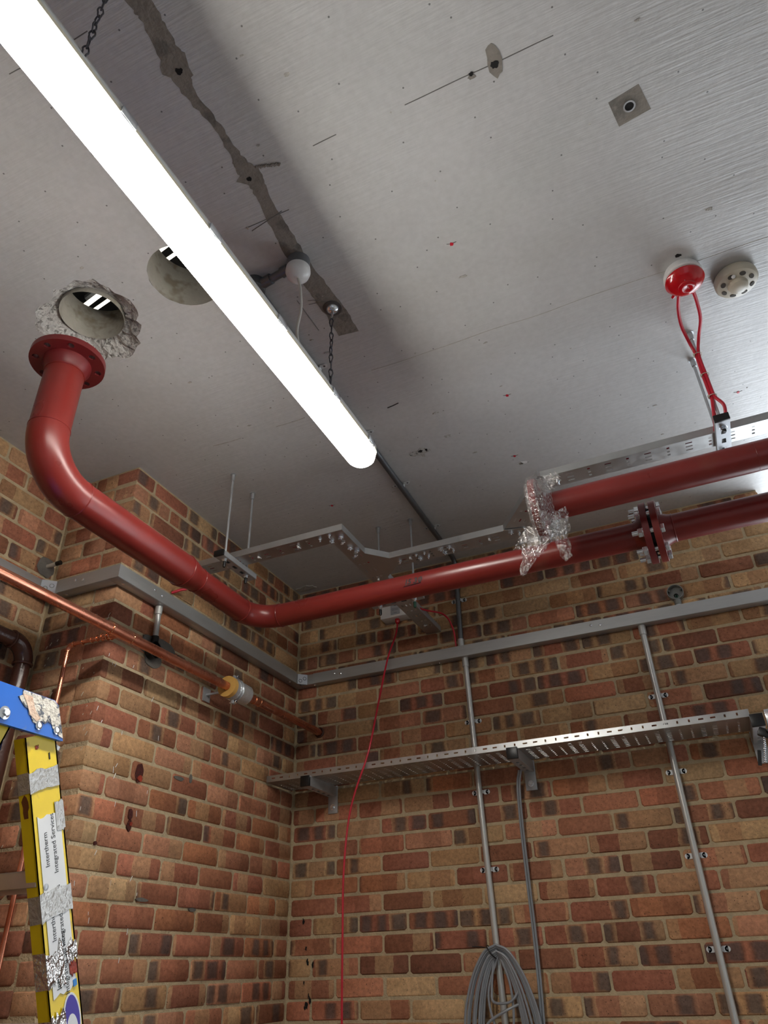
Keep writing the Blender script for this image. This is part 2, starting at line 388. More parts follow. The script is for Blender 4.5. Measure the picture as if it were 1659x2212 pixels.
def emit(name, col, s):
    M = bpy.data.materials.new(name); M.use_nodes = True; nt = M.node_tree
    b = nt.nodes['Principled BSDF']; b.inputs['Base Color'].default_value = (*col, 1)
    b.inputs['Emission Color'].default_value = (*col, 1); b.inputs['Emission Strength'].default_value = s
    n = nd(nt, 'ShaderNodeTexNoise', ins={'Scale': 30.0})
    mr = nd(nt, 'ShaderNodeMapRange', ins={3: 0.3, 4: 0.4}); nt.links.new(n.outputs['Fac'], mr.inputs[0]); nt.links.new(mr.outputs[0], b.inputs['Roughness'])
    return M
LED = emit('lit_opal_diffuser', (1.0, 0.955, 0.88), LED_STRENGTH)
UPLAMP = emit('lit_tube_upstairs', (1.0, 0.93, 0.78), 3.0)

def film_material():
    M = bpy.data.materials.new('clear_shrink_film'); M.use_nodes = True; nt = M.node_tree; L = nt.links
    for n in list(nt.nodes):
        if n.type == 'BSDF_PRINCIPLED': nt.nodes.remove(n)
    out = [n for n in nt.nodes if n.type == 'OUTPUT_MATERIAL'][0]
    tr = nd(nt, 'ShaderNodeBsdfTransparent'); gl = nd(nt, 'ShaderNodeBsdfGlossy', ins={'Roughness': 0.12}); df = nd(nt, 'ShaderNodeBsdfDiffuse')
    df.inputs[0].default_value = (0.8, 0.8, 0.78, 1)
    tc = nd(nt, 'ShaderNodeTexCoord'); n = nd(nt, 'ShaderNodeTexNoise', ins={'Scale': 75.0, 'Detail': 3.0, 'Distortion': 1.5}); L.new(tc.outputs['Object'], n.inputs['Vector'])
    bp = nd(nt, 'ShaderNodeBump', ins={'Strength': 0.9, 'Distance': 0.01}); L.new(n.outputs['Fac'], bp.inputs['Height']); L.new(bp.outputs[0], gl.inputs['Normal'])
    m0 = nd(nt, 'ShaderNodeMixShader'); m0.inputs[0].default_value = 0.2; L.new(gl.outputs[0], m0.inputs[1]); L.new(df.outputs[0], m0.inputs[2])
    cr = nd(nt, 'ShaderNodeMapRange', ins={1: 0.4, 2: 0.68, 3: 0.10, 4: 0.58}); L.new(n.outputs['Fac'], cr.inputs[0])
    m1 = nd(nt, 'ShaderNodeMixShader'); L.new(cr.outputs[0], m1.inputs[0]); L.new(tr.outputs[0], m1.inputs[1]); L.new(m0.outputs[0], m1.inputs[2])
    L.new(m1.outputs[0], out.inputs[0]); return M
FILM = film_material()

# ------------------------------------------------------------------ room shell
PITCH_C = 0.075; Z0 = 3.05            # bed joint k lies at Z0 - 0.075 k
LA = 1.346; DR = 0.342                # pier face length, pier projection
REC = 0.0042                          # joint recess behind the brick faces
BX1 = 2.343                           # end of the brickwork on the back wall
YR = -5.0; XR = 4.2
wb = MB(); wb.bb((-0.6, REC, 0), (BX1 - 0.004, 0.32, HC)); wall_back = tag(wb.build('wall_back', MORTAR, None, False), kind='structure')
wa = MB(); wa.bb((-DR - 0.3, -LA + REC, 0), (-REC, REC, HC)); wall_left = tag(wa.build('wall_left', MORTAR, None, False), kind='structure')
wl = MB(); wl.bb((-DR - 0.3, YR, 0), (-DR - REC, -LA + REC, HC)); wall_side = tag(wl.build('wall_recess', MORTAR, None, False), kind='structure')
fl = MB(); fl.bb((-0.7, YR - 0.2, -0.1), (XR + 0.2, 1.0, 0)); tag(fl.build('floor', FLOORM, None, False), kind='structure')
wr = MB(); wr.bb((XR, YR - 0.2, 0), (XR + 0.2, 0.32, HC)); tag(wr.build('wall_right', PLASTER, None, False), kind='structure')
wn = MB(); wn.bb((-0.7, YR - 0.2, 0), (2.3, YR, HC)); wn.bb((2.3, YR - 0.2, 2.6), (XR, YR, HC)); tag(wn.build('wall_rear', PLASTER, None, False), kind='structure')
# window in the back wall, right of the brickwork
wp = MB(); wp.bb((BX1 + 1.16, 0, 0), (XR, 0.32, HC)); wp.bb((BX1 + 0.001, 0.004, 0), (BX1 + 1.16, 0.32, 0.75)); tag(wp.build('wall_window', PLASTER, None, False), kind='structure')
wf = MB()
x0, x1 = BX1 + 0.003, BX1 + 1.157
wf.bb((x0, 0.24, 0.752), (x0 + 0.05, 0.30, 3.348)); wf.bb((x1 - 0.05, 0.24, 0.752), (x1, 0.30, 3.348))
wf.bb((x0 + 0.05, 0.24, 0.752), (x1 - 0.05, 0.30, 0.81)); wf.bb((x0 + 0.05, 0.24, 3.29), (x1 - 0.05, 0.30, 3.348)); wf.bb((x0 + 0.05, 0.245, 2.3), (x1 - 0.05, 0.295, 2.35))
win = tag(wf.build('window_1', WHITE, None, False), kind='structure')
glm = pm('window_glass', (235, 240, 240), 0.05, 0.0, 0.02, alpha=0.15)
for za, zb in ((0.81, 2.3), (2.35, 3.29)):
    MB().bb((x0 + 0.05, 0.268, za), (x1 - 0.05, 0.274, zb)).build('pane', glm, win, False)

# ceiling slab with the two cored holes (soffit at HC, 250 mm thick)
H1 = (0.375, -2.035); R1 = 0.100
H2 = (0.762, -2.055); R2 = 0.112
crater = [(0.189, -2.084), (0.255, -2.145), (0.343, -2.175), (0.42, -2.186), (0.502, -2.163), (0.535, -2.10), (0.549, -2.031), (0.522, -1.975), (0.491, -1.928), (0.44, -1.886), (0.379, -1.862), (0.33, -1.885), (0.288, -1.893), (0.245, -1.955), (0.232, -2.02)]
rr = random.Random(3); rim = []
for i in range(len(crater)):
    a = Vector(crater[i]); b = Vector(crater[(i + 1) % len(crater)])
    for t in (0, 0.34, 0.67):
        q = a.lerp(b, t); q += (q - Vector(H1)).normalized() * rr.uniform(-0.012, 0.010); rim.append(q)
bm = bmesh.new()
def ring(pts, z):
    vs = [bm.verts.new((p[0], p[1], z)) for p in pts]
    return vs, [bm.edges.new((vs[i], vs[(i + 1) % len(vs)])) for i in range(len(vs))]
_, e0 = ring([(-0.7, YR - 0.2), (XR + 0.2, YR - 0.2), (XR + 0.2, 0.33), (-0.7, 0.33)], HC)
v1, e1 = ring(rim, HC)
h2 = [(H2[0] + R2 * math.cos(2 * PI * i / 40) * (1 + rr.uniform(-0.012, 0.012)), H2[1] + R2 * math.sin(2 * PI * i / 40)) for i in range(40)]
v2, e2 = ring(h2, HC)
bmesh.ops.triangle_fill(bm, use_beauty=True, use_dissolve=False, edges=e0 + e1 + e2)
me = bpy.data.meshes.new('ceiling'); bm.to_mesh(me); bm.free()
for q in me.polygons:
    if q.normal.z > 0: q.flip()
me.materials.append(CEIL)
ceiling = bpy.data.objects.new('ceiling', me); COL.objects.link(ceiling); tag(ceiling, kind='structure')
# chipped crater round hole 1
n = len(rim); vs = []; fs = []
for lev, (t, dz) in enumerate(((0.0, 0.0), (0.22, 0.012), (0.5, 0.026), (0.78, 0.040), (1.0, 0.050))):
    for i, q in enumerate(rim):
        ang = math.atan2(q.y - H1[1], q.x - H1[0]); inner = Vector((H1[0] + R1 * math.cos(ang), H1[1] + R1 * math.sin(ang)))
        k = q.lerp(inner, t)
        jz = 0 if lev in (0,) else rr.uniform(-0.009, 0.009); jx = 0 if lev in (0, 4) else rr.uniform(-0.006, 0.006)
        vs.append((k.x + jx, k.y + jx, HC + dz + (jz if lev < 4 else 0)))
for lev in range(4):
    for i in range(n):
        j = (i + 1) % n; fs.append((lev * n + i, lev * n + j, (lev + 1) * n + j, (lev + 1) * n + i))
MB().add(vs, fs).build('chipped_rim', RUBBLE, ceiling, False)
c1 = MB(); c1.lathe((H1[0], H1[1], HC + 0.03), (0, 0, 1), [(0, R1), (0.135, R1)], 40, False); c1.build('core_hole', CORE, ceiling)
c2 = MB(); c2.lathe((H2[0], H2[1], HC), (0, 0, 1), [(0, R2), (0.165, R2)], 40, False); c2.build('core_hole', CORE, ceiling)
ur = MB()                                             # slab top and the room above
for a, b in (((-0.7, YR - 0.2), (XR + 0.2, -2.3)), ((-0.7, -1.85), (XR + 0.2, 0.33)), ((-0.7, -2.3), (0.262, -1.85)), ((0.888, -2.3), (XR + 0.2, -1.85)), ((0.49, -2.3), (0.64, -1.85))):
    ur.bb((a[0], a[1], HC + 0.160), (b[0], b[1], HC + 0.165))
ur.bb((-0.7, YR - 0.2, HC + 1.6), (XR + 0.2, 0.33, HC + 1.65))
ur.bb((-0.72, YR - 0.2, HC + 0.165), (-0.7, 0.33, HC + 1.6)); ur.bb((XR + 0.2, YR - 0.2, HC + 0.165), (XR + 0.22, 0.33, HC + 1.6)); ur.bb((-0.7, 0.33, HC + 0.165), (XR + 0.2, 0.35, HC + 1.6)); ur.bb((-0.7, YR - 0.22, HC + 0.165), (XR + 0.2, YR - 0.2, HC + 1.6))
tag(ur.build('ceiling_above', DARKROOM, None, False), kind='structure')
for a, b, r_, lb_ in (((-0.55, -1.40, 4.5), (0.75, -1.66, 4.5), 0.012, 'lit tube seen through the broken hole above the flange'),
                   ((0.35, -1.42, 4.4), (1.35, -1.27, 4.4), 0.05, 'lit fitting seen through the clean round hole behind the batten light')):
    t = thing('upstairs_light', a, lb_, 'lamp'); MB().cyl(a, b, r_, 12).build('tube', UPLAMP, t)
    d_ = Vector((0.0, 0.055, 0.02)); MB().cyl(Vector(a) + d_, Vector(b) + d_ + Vector((0, 0.03, 0)), r_ * .7, 10).build('tube', UPLAMP, t)
    MB().cyl(Vector(a) + Vector((0, 0.02, 0.10)), Vector(b) + Vector((0, 0.02, 0.10)), 0.02, 8).build('back_channel', GREYP, t)

# soffit marks: unpainted strip, chips, fixings
def soffit(name, mat, mb): return mb.build(name, mat, ceiling, False)
edgeL = [(1.097, -2.99), (1.085, -2.80), (1.100, -2.69), (1.103, -2.661), (1.086, -2.57), (1.088, -2.49), (1.107, -2.394), (1.100, -2.31), (1.091, -2.277), (1.100, -2.22), (1.096, -2.17), (1.080, -2.06), (1.068, -1.944), (1.070, -1.84), (1.074, -1.74), (1.070, -1.64)]
edgeR = [(1.165, -2.99), (1.155, -2.80), (1.150, -2.69), (1.145, -2.642), (1.142, -2.56), (1.116, -2.483), (1.128, -2.384), (1.128, -2.31), (1.146, -2.255), (1.140, -2.21), (1.130, -2.124), (1.130, -2.04), (1.126, -1.96), (1.136, -1.83), (1.146, -1.73), (1.140, -1.631)]
def rough(e, s):
    o = []
    for i in range(len(e) - 1):
        a, b = Vector(e[i]), Vector(e[i + 1]); k = 7
        for j in range(k): q = a.lerp(b, j / k); o.append((q.x + rr.uniform(-s, s), q.y))
    return o + [e[-1]]
L_, R_ = rough(edgeL, 0.0035), rough(edgeR, 0.0035)
st = MB(); vs = []; fs = []
for a, b in zip(L_, R_): vs += [(a[0], a[1], HC - 0.0007), (b[0], b[1], HC - 0.0007)]
fs = [(2 * i, 2 * i + 1, 2 * i + 3, 2 * i + 2) for i in range(len(L_) - 1)]
soffit('unpainted_strip', CONC, st.add(vs, fs))
rg = MB(); a = []
for i in range(30):
    q = 2.270 + 0.0; a.append((1.146 + i * 0.0021, -2.265 + 0.0006 * i + rr.uniform(-.003, .003), HC - 0.001))
rg.tube(a, 0.004, 5); soffit('paint_ridge', CONC, rg)
def seam(y, xa, xb, r, mat, nm, wob=0.006, gap=0.0):
    s = MB(); x = xa
    while x < xb:
        x2 = min(xb, x + rr.uniform(0.06, 0.2))
        if rr.random() > gap: s.tube([(x + (x2 - x) * k / 4, y + wob * mnoise.noise(Vector((x + (x2 - x) * k / 4, y, 0)) * 4), HC + 0.0004) for k in range(5)], r, 6)
        x = x2
    soffit(nm, mat, s)
seam(-2.252, 1.16, 2.6, 0.0015, PENCIL, 'board_joint', 0.010, 0.25)
seam(-1.445, 1.10, 2.5, 0.0013, PALE, 'board_joint', 0.012, 0.15)
seam(-1.33, 0.35, 0.85, 0.0018, PALE, 'board_joint', 0.03, 0.1)
seam(-2.70, 0.75, 0.98, 0.0014, PENCIL, 'board_joint', 0.012, 0.0)
def mark(nm, mat, x, y, R, seed, asp=(1, 1), jit=0.3, t=0.001): soffit(nm, mat, MB().blob((x, y, HC), R, 14, jit, seed, (0, 0, -1), t, asp))
mark('plaster_chip', CONC, 1.112, -2.555, 0.036, 1, (1, 1), 0.2); mark('fixing_hole', DARK, 1.112, -2.545, 0.008, 2, t=0.0018)
mark('plaster_chip', CONC, 1.117, -2.252, 0.036, 3, (1.0, .8), 0.25); mark('fixing_hole', DARK, 1.112, -2.245, 0.007, 4, t=0.0018)
mark('plaster_chip', CONC, 1.792, -2.256, 0.022, 5, (0.8, 1.7), 0.15); mark('fixing_hole', DARK, 1.79, -2.25, 0.009, 6, t=0.0018)
mark('plaster_chip', CONC, 1.732, -2.246, 0.010, 7, (1, .8)); mark('fixing_hole', DARK, 1.733, -2.252, 0.005, 8, t=0.0018)
soffit('square_patch', CONC, MB().poly([(2.02, -2.045, HC), (2.095, -2.06, HC), (2.115, -1.985, HC), (2.035, -1.972, HC)], (0, 0, -1)))
q = MB(); q.lathe((2.066, -2.016, HC + 0.02), (0, 0, -1), [(0, 0.010), (0.024, 0.011), (0.024, 0.015), (0.018, 0.016)], 18, False); soffit('anchor_socket', ZINC, q)
mark('fixing_hole', DARK, 2.066, -2.016, 0.011, 9, jit=0.05, t=0.0020)
for i, (x, y, R, asp) in enumerate(((1.079, -0.922, 0.026, (1.3, .9)), (1.218, -0.975, 0.011, (1.2, .8)), (1.222, -1.13, 0.008, (1.3, .7)), (1.107, -0.93, 0.006, (.7, 1.5)))):
    mark('plaster_chip', RUBBLE, x, y, R, 20 + i, asp, 0.45, 0.0012)
mark('fixing_hole', DARK, 1.085, -0.935, 0.007, 30, (1.4, 1), 0.4, 0.0022)
for i, (x, y) in enumerate(((1.532, -1.821), (1.498, -1.107), (1.423, -0.729), (0.574, -0.731), (2.285, -0.747))):
    mark('red_plug', REDC, x, y, 0.0055, 40 + i, jit=0.2, t=0.002)
    soffit('plug_smudge', PENCIL, MB().tube([(x - 0.014, y - 0.005, HC), (x, y, HC), (x + 0.015, y - 0.002, HC)], 0.0012, 4))
mark('paint_dab', WHITE, 1.447, -0.67, 0.011, 50, (1.4, .8)); mark('paint_dab', CONC, 1.435, -0.665, 0.007, 51, (1.2, 1))
soffit('marker_line', INK, MB().tube([(1.070, -1.236, HC), (1.094, -1.239, HC), (1.118, -1.244, HC)], 0.0022, 5))
for a, b in (((1.02, -2.12), (1.16, -2.12)), ((1.03, -2.105), (1.14, -2.125)), ((1.045, -1.80), (1.10, -1.79)), ((1.05, -1.815), (1.09, -1.80)), ((1.02, -1.83), (1.022, -1.69)), ((1.02, -1.76), (1.022, -1.735))):
    soffit('pencil_line', PENCIL, MB().tube([(*a, HC), (*b, HC)], 0.0014, 4))
for i in range(46):
    x, y = rr.uniform(0.4, 2.5), rr.uniform(-2.7, -0.3)
    mark('soffit_pimple', PALE, x, y, rr.uniform(0.002, 0.006), 100 + i, (rr.uniform(.6, 2.2), .7), 0.4, 0.0016)
mark('plaster_smear', PALE, 0.07, -0.06, 0.05, 60, (1, .5), 0.4, 0.004)

# ------------------------------------------------------------------ bricks
def brick_mesh(L, H, D, seed):
    rd = random.Random(seed); l, h = L / 2, H / 2; c = 0.006
    def ringp(ins, y):
        o = []
        for sx, sz in ((-1, -1), (1, -1), (1, 1), (-1, 1)):
            k = c * rd.uniform(0.5, 1.6)
            X, Zz = sx * (l - ins), sz * (h - ins)
            p = [(X - sx * k, Zz), (X, Zz - sz * k)]
            if sx * sz > 0: p = p[::-1]
            if sx * sz < 0: p = p
            o += p
        return [(x + rd.uniform(-.0012, .0012), y + rd.uniform(-.0008, .0008), z + rd.uniform(-.0010, .0010)) for x, z in o]
    # front of the brick faces -y
    A = ringp(0.0038, 0.0); B = ringp(0.0, 0.0042); Cc = [(x, D, z) for x, _, z in B]
    # order the rings by angle
    def srt(P): return sorted(P, key=lambda p: math.atan2(p[2] / h, p[0] / l))
    A, B, Cc = srt(A), srt(B), srt(Cc)
    vs = A + B + Cc
    fs = [tuple(range(8))] + [(i, 8 + i, 8 + (i + 1) % 8, (i + 1) % 8) for i in range(8)] + [(8 + i, 16 + i, 16 + (i + 1) % 8, 8 + (i + 1) % 8) for i in range(8)] + [tuple(reversed(range(16, 24)))]
    me = bpy.data.meshes.new('brick')
    me.from_pydata(vs, [], fs)
    b_ = bmesh.new(); b_.from_mesh(me); bmesh.ops.recalc_face_normals(b_, faces=b_.faces[:]); b_.to_mesh(me); b_.free()
    me.materials.append(BRICK)
    for q in me.polygons: q.use_smooth = True
    me.set_sharp_from_angle(angle=math.radians(50))
    return me
BH = 0.0645
MESH = {}
def get_mesh(L, deep=0.06):
    key = (round(L, 3), deep); v = random.randrange(4)
    if (key, v) not in MESH: MESH[(key, v)] = brick_mesh(L, BH, deep, hash((key, v)) % 9999)
    return MESH[(key, v)]
PINK = [(180, 122, 94), (174, 112, 86), (168, 108, 86), (182, 130, 102), (164, 104, 82), (178, 118, 84)]
TANB = [(192, 154, 112), (184, 144, 104), (194, 160, 120), (180, 138, 98)]
BRN = [(148, 98, 74), (154, 102, 76), (140, 92, 72)]
def tone(zone):
    r = random.random()
    if zone == 'upper': pal = TANB if r < 0.50 else (PINK if r < 0.80 else BRN); a = random.choice((0.05, 0.35, 0.5, 0.62))
    elif zone == 'mid': pal = PINK if r < 0.58 else (TANB if r < 0.82 else BRN); a = random.choice((0.0, 0.05, 0.2, 0.45))
    elif zone == 'lower': pal = PINK if r < 0.66 else (TANB if r < 0.84 else BRN); a = random.choice((0.0, 0.1, 0.3, 0.5))
    else: pal = PINK if r < 0.72 else (TANB if r < 0.86 else BRN); a = random.choice((0.0, 0.0, 0.05, 0.18))
    c = random.choice(pal); k = random.uniform(0.90, 1.10)
    return (*lin(tuple(min(255, x * k) for x in c)), a)
def put_brick(wall, L, pos, rz, zone, deep=0.06):
    o = bpy.data.objects.new('brick', get_mesh(L, deep)); COL.objects.link(o)
    o.parent = wall; o.location = Vector(pos); o.rotation_euler = (random.uniform(-.006, .006), random.uniform(-.004, .004), rz + random.uniform(-.006, .006))
    o.color = tone(zone); return o
def zc(c): return Z0 - PITCH_C * (c + 0.5)
CMAX = 23; CEND = 39
lower = {'b': MB(), 'a': MB(), 's': MB()}
def low_box(k, a, b): lower[k].bb(a, b)
PB = 0.2232
for c in range(-4, CEND + 1):
    z = zc(c); zone = 'upper' if c < 8 else ('mid' if c < 15 else 'lower')
    x = 0.005 + (0.0 if c % 2 == 0 else -PB / 2)
    while x < BX1 - 0.03:
        xa, xb = max(x + 0.005, 0.004), min(x + PB - 0.005, BX1)
        x += PB
        if xb - xa < 0.03: continue
        L = xb - xa
        if c <= CMAX: put_brick(wall_back, L, ((xa + xb) / 2, random.uniform(-.0018, .0018), z + random.uniform(-.0012, .0012)), 0, zone)
        else: low_box('b', (xa, 0, z - BH / 2), (xb, 0.03, z + BH / 2))
PA = 0.2243
for c in range(-4, CEND + 1):
    z = zc(c); zone = 'upper' if c < 2 else ('mid' if c < 9 else ('face' if c < 18 else 'lower'))
    # pier face x=0, faces +x : from y=0 towards -LA ; odd courses start with a full brick at the inner corner
    y = 0.0 + (0.0 if c % 2 else PA / 2)
    k = 0
    while y > -LA + 0.03:
        ya, yb = min(y, 0.0) - 0.005, max(y - PA, -LA) + 0.005
        y -= PA
        if ya - yb < 0.03: continue
        last = yb < -LA + 0.012
        if last: yb = -LA
        if c <= CMAX: put_brick(wall_left, ya - yb, (random.uniform(-.0018, .0018), (ya + yb) / 2, z), PI / 2, zone, 0.1 if last else 0.06)
        else: low_box('a', (-0.03, yb, z - BH / 2), (0, ya, z + BH / 2))
    # return face y=-LA, faces -y : from x=0 to -DR
    cut = [0.1025, 0.2275 + 0.1025] if c % 2 else [0.215, DR - 0.006]
    xa = 0.0; first = True
    for q in cut:
        xb = -q
        if first:
            first = False
            if c % 2:                                   # header face of the corner stretcher, already there at depth 0.1
                xa = xb - 0.010; continue
            o = (xa - 0.103, xb)
            if c <= CMAX: put_brick(wall_left, o[0] - o[1], ((o[0] + o[1]) / 2, -LA, z), 0, 'mid')
            else: low_box('a', (o[1], -LA, z - BH / 2), (o[0], -LA + 0.03, z + BH / 2))
            xa = xb - 0.010; continue
        if c <= CMAX: put_brick(wall_left, xa - xb, ((xa + xb) / 2, -LA, z), 0, 'mid')
        else: low_box('a', (xb, -LA, z - BH / 2), (xa, -LA + 0.03, z + BH / 2))
        xa = xb - 0.010
    # recessed side wall x=-DR, faces +x
    y = -LA - (0.0 if c % 2 else PA / 2)
    while y > -2.75:
        ya, yb = y - 0.005, y - PA + 0.005
        if y > -LA - 0.15 and c % 2 == 0 and y < -LA:
            if c <= CMAX: put_brick(wall_side, PA / 2 - 0.01, (-DR, -LA - PA / 4, z), PI / 2, 'mid')
        y -= PA
        if c <= CMAX: put_brick(wall_side, ya - yb, (-DR + random.uniform(-.0018, .0018), (ya + yb) / 2, z), PI / 2, 'mid')
        else: low_box('s', (-DR - 0.03, yb, z - BH / 2), (-DR, ya, z + BH / 2))
    if True: low_box('s', (-DR - 0.03, YR + 0.01, z - BH / 2), (-DR, -2.98, z + BH / 2))
LOWB = pm('stock_brick_far', (170, 106, 82), 0.85, 0.0, 0.25, 9, 0.3, 90, stain=(180, 140, 96), sscale=5)
for k, wl_, in (('b', wall_back), ('a', wall_left), ('s', wall_side)):
    o = lower[k].build('brick_courses', LOWB, wl_, False); o['kind'] = 'stuff'
# wall blemishes on the pier face
def wallmark(nm, mat, y, z, R, seed, asp=(1, 1), t=0.003, jit=0.3): MB().blob((0.0, y, z), R, 30, jit, seed, (1, 0, 0), t, asp).build(nm, mat, wall_left, False)
wallmark('sealant_hole', RUST, -1.081, 2.182, 0.022, 1, (.9, 1.5)); wallmark('sealant_hole', MASTIC, -1.076, 2.163, 0.011, 2, t=0.006)
wallmark('sealant_hole', RUST, -1.094, 2.043, 0.011, 3, (.9, 1.6)); wallmark('sealant_hole', RUST, -1.092, 2.008, 0.012, 4, (.9, 1.5)); wallmark('sealant_hole', MASTIC, -1.088, 2.012, 0.006, 5, t=0.006)
wallmark('sealant_hole', RUST, -1.235, 1.935, 0.006, 6)
wallmark('mortar_patch', PATCHM, -1.07, 2.655, 0.085, 7, (1.35, .62), 0.0035, 0.6)
wallmark('mortar_patch', PATCHM, -1.10, 2.60, 0.05, 8, (1.0, .7), 0.0032, 0.2)
for i, (y, z, a, b) in enumerate(((-0.86, 2.205, 0.05, 0.012), (-0.79, 2.215, .012, .03), (-0.98, 1.79, 0.05, .010), (-0.70, 1.775, .035, .010))):
    wallmark('mortar_patch', PATCHM, y, z, 1.0, 10 + i, (a * .6, b * .6), 0.0035, 0.3)
for i in range(26):      # white paint flicks
    y, z = random.uniform(-1.33, -1.0), random.uniform(1.6, 2.6); l = random.uniform(.008, .022); s_ = random.uniform(-.5, .2)
    MB().tube([(0.001, y, z), (0.001, y + l * s_, z - l)], 0.0011, 5).build('paint_fleck', WHITE, wall_left)
for i in range(40):
    x, z = random.uniform(-0.30, -0.01), random.uniform(1.9, 2.75); l = random.uniform(.004, .014)
    MB().tube([(x, -LA - .001, z), (x + l * .5, -LA - .001, z + l)], 0.0011, 5).build('paint_fleck', CREAM, wall_left)
for i, (x, z, r_) in enumerate(((.075, 1.76, .007), (.10, 1.605, .008), (.125, 1.60, .006), (.085, 1.535, .005), (.10, 1.46, .009), (.115, 1.475, .007), (.09, 1.66, .005), (.092, 1.45, .006), (.108, 1.49, .005))):
    MB().blob((x, -0.001, z), r_, 12, 0.5, 70 + i, (0, -1, 0), 0.0022, (.6, 1.5)).build('soot_mark', DARK, wall_back, False)

# ------------------------------------------------------------------ trunking round the walls
TZ0, TZ1 = 2.805, 2.857
t = thing('cable_trunking', (0, 0, TZ0), 'square grey steel trunking running round all three brick faces below the ceiling', 'trunking')
g = 0.0015
MB().bb((0.052, -0.05, TZ0), (2.34, -0.003, TZ1), 0.0015).build('trunking_length', TRUNK, t)
MB().bb((0.003, -LA - 0.05, TZ0), (0.05, -0.003, TZ1), 0.0015).build('trunking_length', TRUNK, t)
MB().bb((-DR + 0.05, -LA - 0.051, TZ0), (0.0025, -LA - 0.003, TZ1), 0.0015).build('trunking_length', TRUNK, t)
MB().bb((-DR + 0.003, -4.2, TZ0), (-DR + 0.049, -LA - 0.003, TZ1), 0.0015).build('trunking_length', TRUNK, t)
MB().bb((0.12, -0.0516, TZ0 + 0.001), (2.34, -0.0495, TZ1 + 0.001)).build('lid', TRUNK, t, False)
MB().bb((0.0495, -LA - 0.052, TZ0 + 0.001), (0.0516, -0.10, TZ1 + 0.001)).build('lid', TRUNK, t, False)
MB().bb((-DR + 0.10, -LA - 0.0526, TZ0 + 0.001), (0.051, -LA - 0.0505, TZ1 + 0.001)).build('lid', TRUNK, t, False)
q = MB(); q.poly([(0.050, -0.086, TZ0), (0.086, -0.050, TZ0), (0.086, -0.050, TZ1), (0.050, -0.086, TZ1)], (0.7, -0.7, 0), 0.001)
cp = q.build('corner_plate', ZINC, t, False)
for k in (-0.011, 0.011): MB().torus((0.0692 + k * .7, -0.0692 + k * .7, 2.829 + k * .6), (0.7, -0.7, 0), 0.008, 0.0012, 18, 5).build('screw', PENCIL, cp)
q = MB(); q.poly([(-DR + 0.049, -LA - 0.088, TZ0), (-DR + 0.088, -LA - 0.050, TZ0), (-DR + 0.088, -LA - 0.050, TZ1), (-DR + 0.049, -LA - 0.088, TZ1)], (0.7, -0.7, 0), 0.001)
cp = q.build('corner_plate', ZINC, t, False)
for k in (-0.011, 0.011): MB().torus((-DR + 0.0692 + k * .7, -LA - 0.0692 + k * .7, 2.829 + k * .6), (0.7, -0.7, 0), 0.008, 0.0012, 18, 5).build('screw', PENCIL, cp)
for (p, ax) in (((0.0515, -1.20, 2.838), (1, 0, 0)), ((0.0515, -1.155, 2.832), (1, 0, 0)), ((-0.16, -LA - .0525, 2.838), (0, -1, 0)), ((-0.12, -LA - .0525, 2.832), (0, -1, 0)),
                ((0.24, -0.0515, 2.838), (0, -1, 0)), ((0.275, -0.0515, 2.832), (0, -1, 0)), ((1.52, -0.0515, 2.838), (0, -1, 0)), ((1.56, -0.0515, 2.832), (0, -1, 0)),
                ((0.12, -0.03, TZ0), (0, 0, -1)), ((0.03, -0.13, TZ0), (0, 0, -1)), ((0.03, -LA, TZ0), (0, 0, -1)), ((0.75, -0.02, TZ0), (0, 0, -1)), ((0.79, -0.02, TZ0), (0, 0, -1)), ((-.22, -LA - .025, TZ0), (0, 0, -1))):
    MB().lathe(p, ax, [(0, 0.006), (0.0015, 0.0058), (0.003, 0.0035), (0.0034, 0.001)], 14).build('screw', ZINC, t)

# ------------------------------------------------------------------ red fire main
PX, PZ, VY = 0.343, 2.760, -2.050
RB, RS = 0.05715, 0.04445
BY0, BZ0 = -0.925, 2.757       # back run near the elbow
BY1, BZ1 = -0.990, 2.722       # back run at x=2.2
def brun(x): k = (x - 0.45) / (2.2 - 0.45); return Vector((x, BY0 + (BY1 - BY0) * k, BZ0 + (BZ1 - BZ0) * k))
def flange(root, c, ax, R, th, bolt_r, nb, hole, hub, mat, phase=0.0, holes=True):
    """flat ring with real bolt holes + tapered hub"""
    ax = Vector(ax).normalized(); c = Vector(c)
    a = Vector((0, 0, 1)) if abs(ax.z) < 0.9 else Vector((1, 0, 0)); u = (a - ax * a.dot(ax)).normalized(); v = ax.cross(u)
    b = bmesh.new(); n = 48
    def rg(cx, cy, r, k, z):
        vs = [b.verts.new((cx + r * math.cos(2 * PI * i / k), cy + r * math.sin(2 * PI * i / k), z)) for i in range(k)]
        return vs, [b.edges.new((vs[i], vs[(i + 1) % k])) for i in range(k)]
    ed = []; _, e = rg(0, 0, R, n, 0); ed += e; _, e = rg(0, 0, hub * 0.93, 32, 0); ed += e
    if holes:
        for i in range(nb):
            th_ = phase + 2 * PI * i / nb; _, e = rg(bolt_r * math.cos(th_), bolt_r * math.sin(th_), hole, 12, 0); ed += e
    bmesh.ops.triangle_fill(b, use_beauty=True, use_dissolve=False, edges=ed)
    ex = bmesh.ops.extrude_face_region(b, geom=b.faces[:])
    for q in ex['geom']:
        if isinstance(q, bmesh.types.BMVert): q.co.z = th
    b.verts.index_update()
    mb = MB(); mb.add([c + u * q.co.x + v * q.co.y + ax * q.co.z for q in b.verts], [[w_.index for w_ in f.verts] for f in b.faces]); b.free()
    return mb.build('flange', mat, root, True, 30)
t = thing('red_pipe', (PX, VY, PZ), 'long red oxide pipe dropping from the broken ceiling hole and bending along the walls', 'pipe')
FZ = 3.165
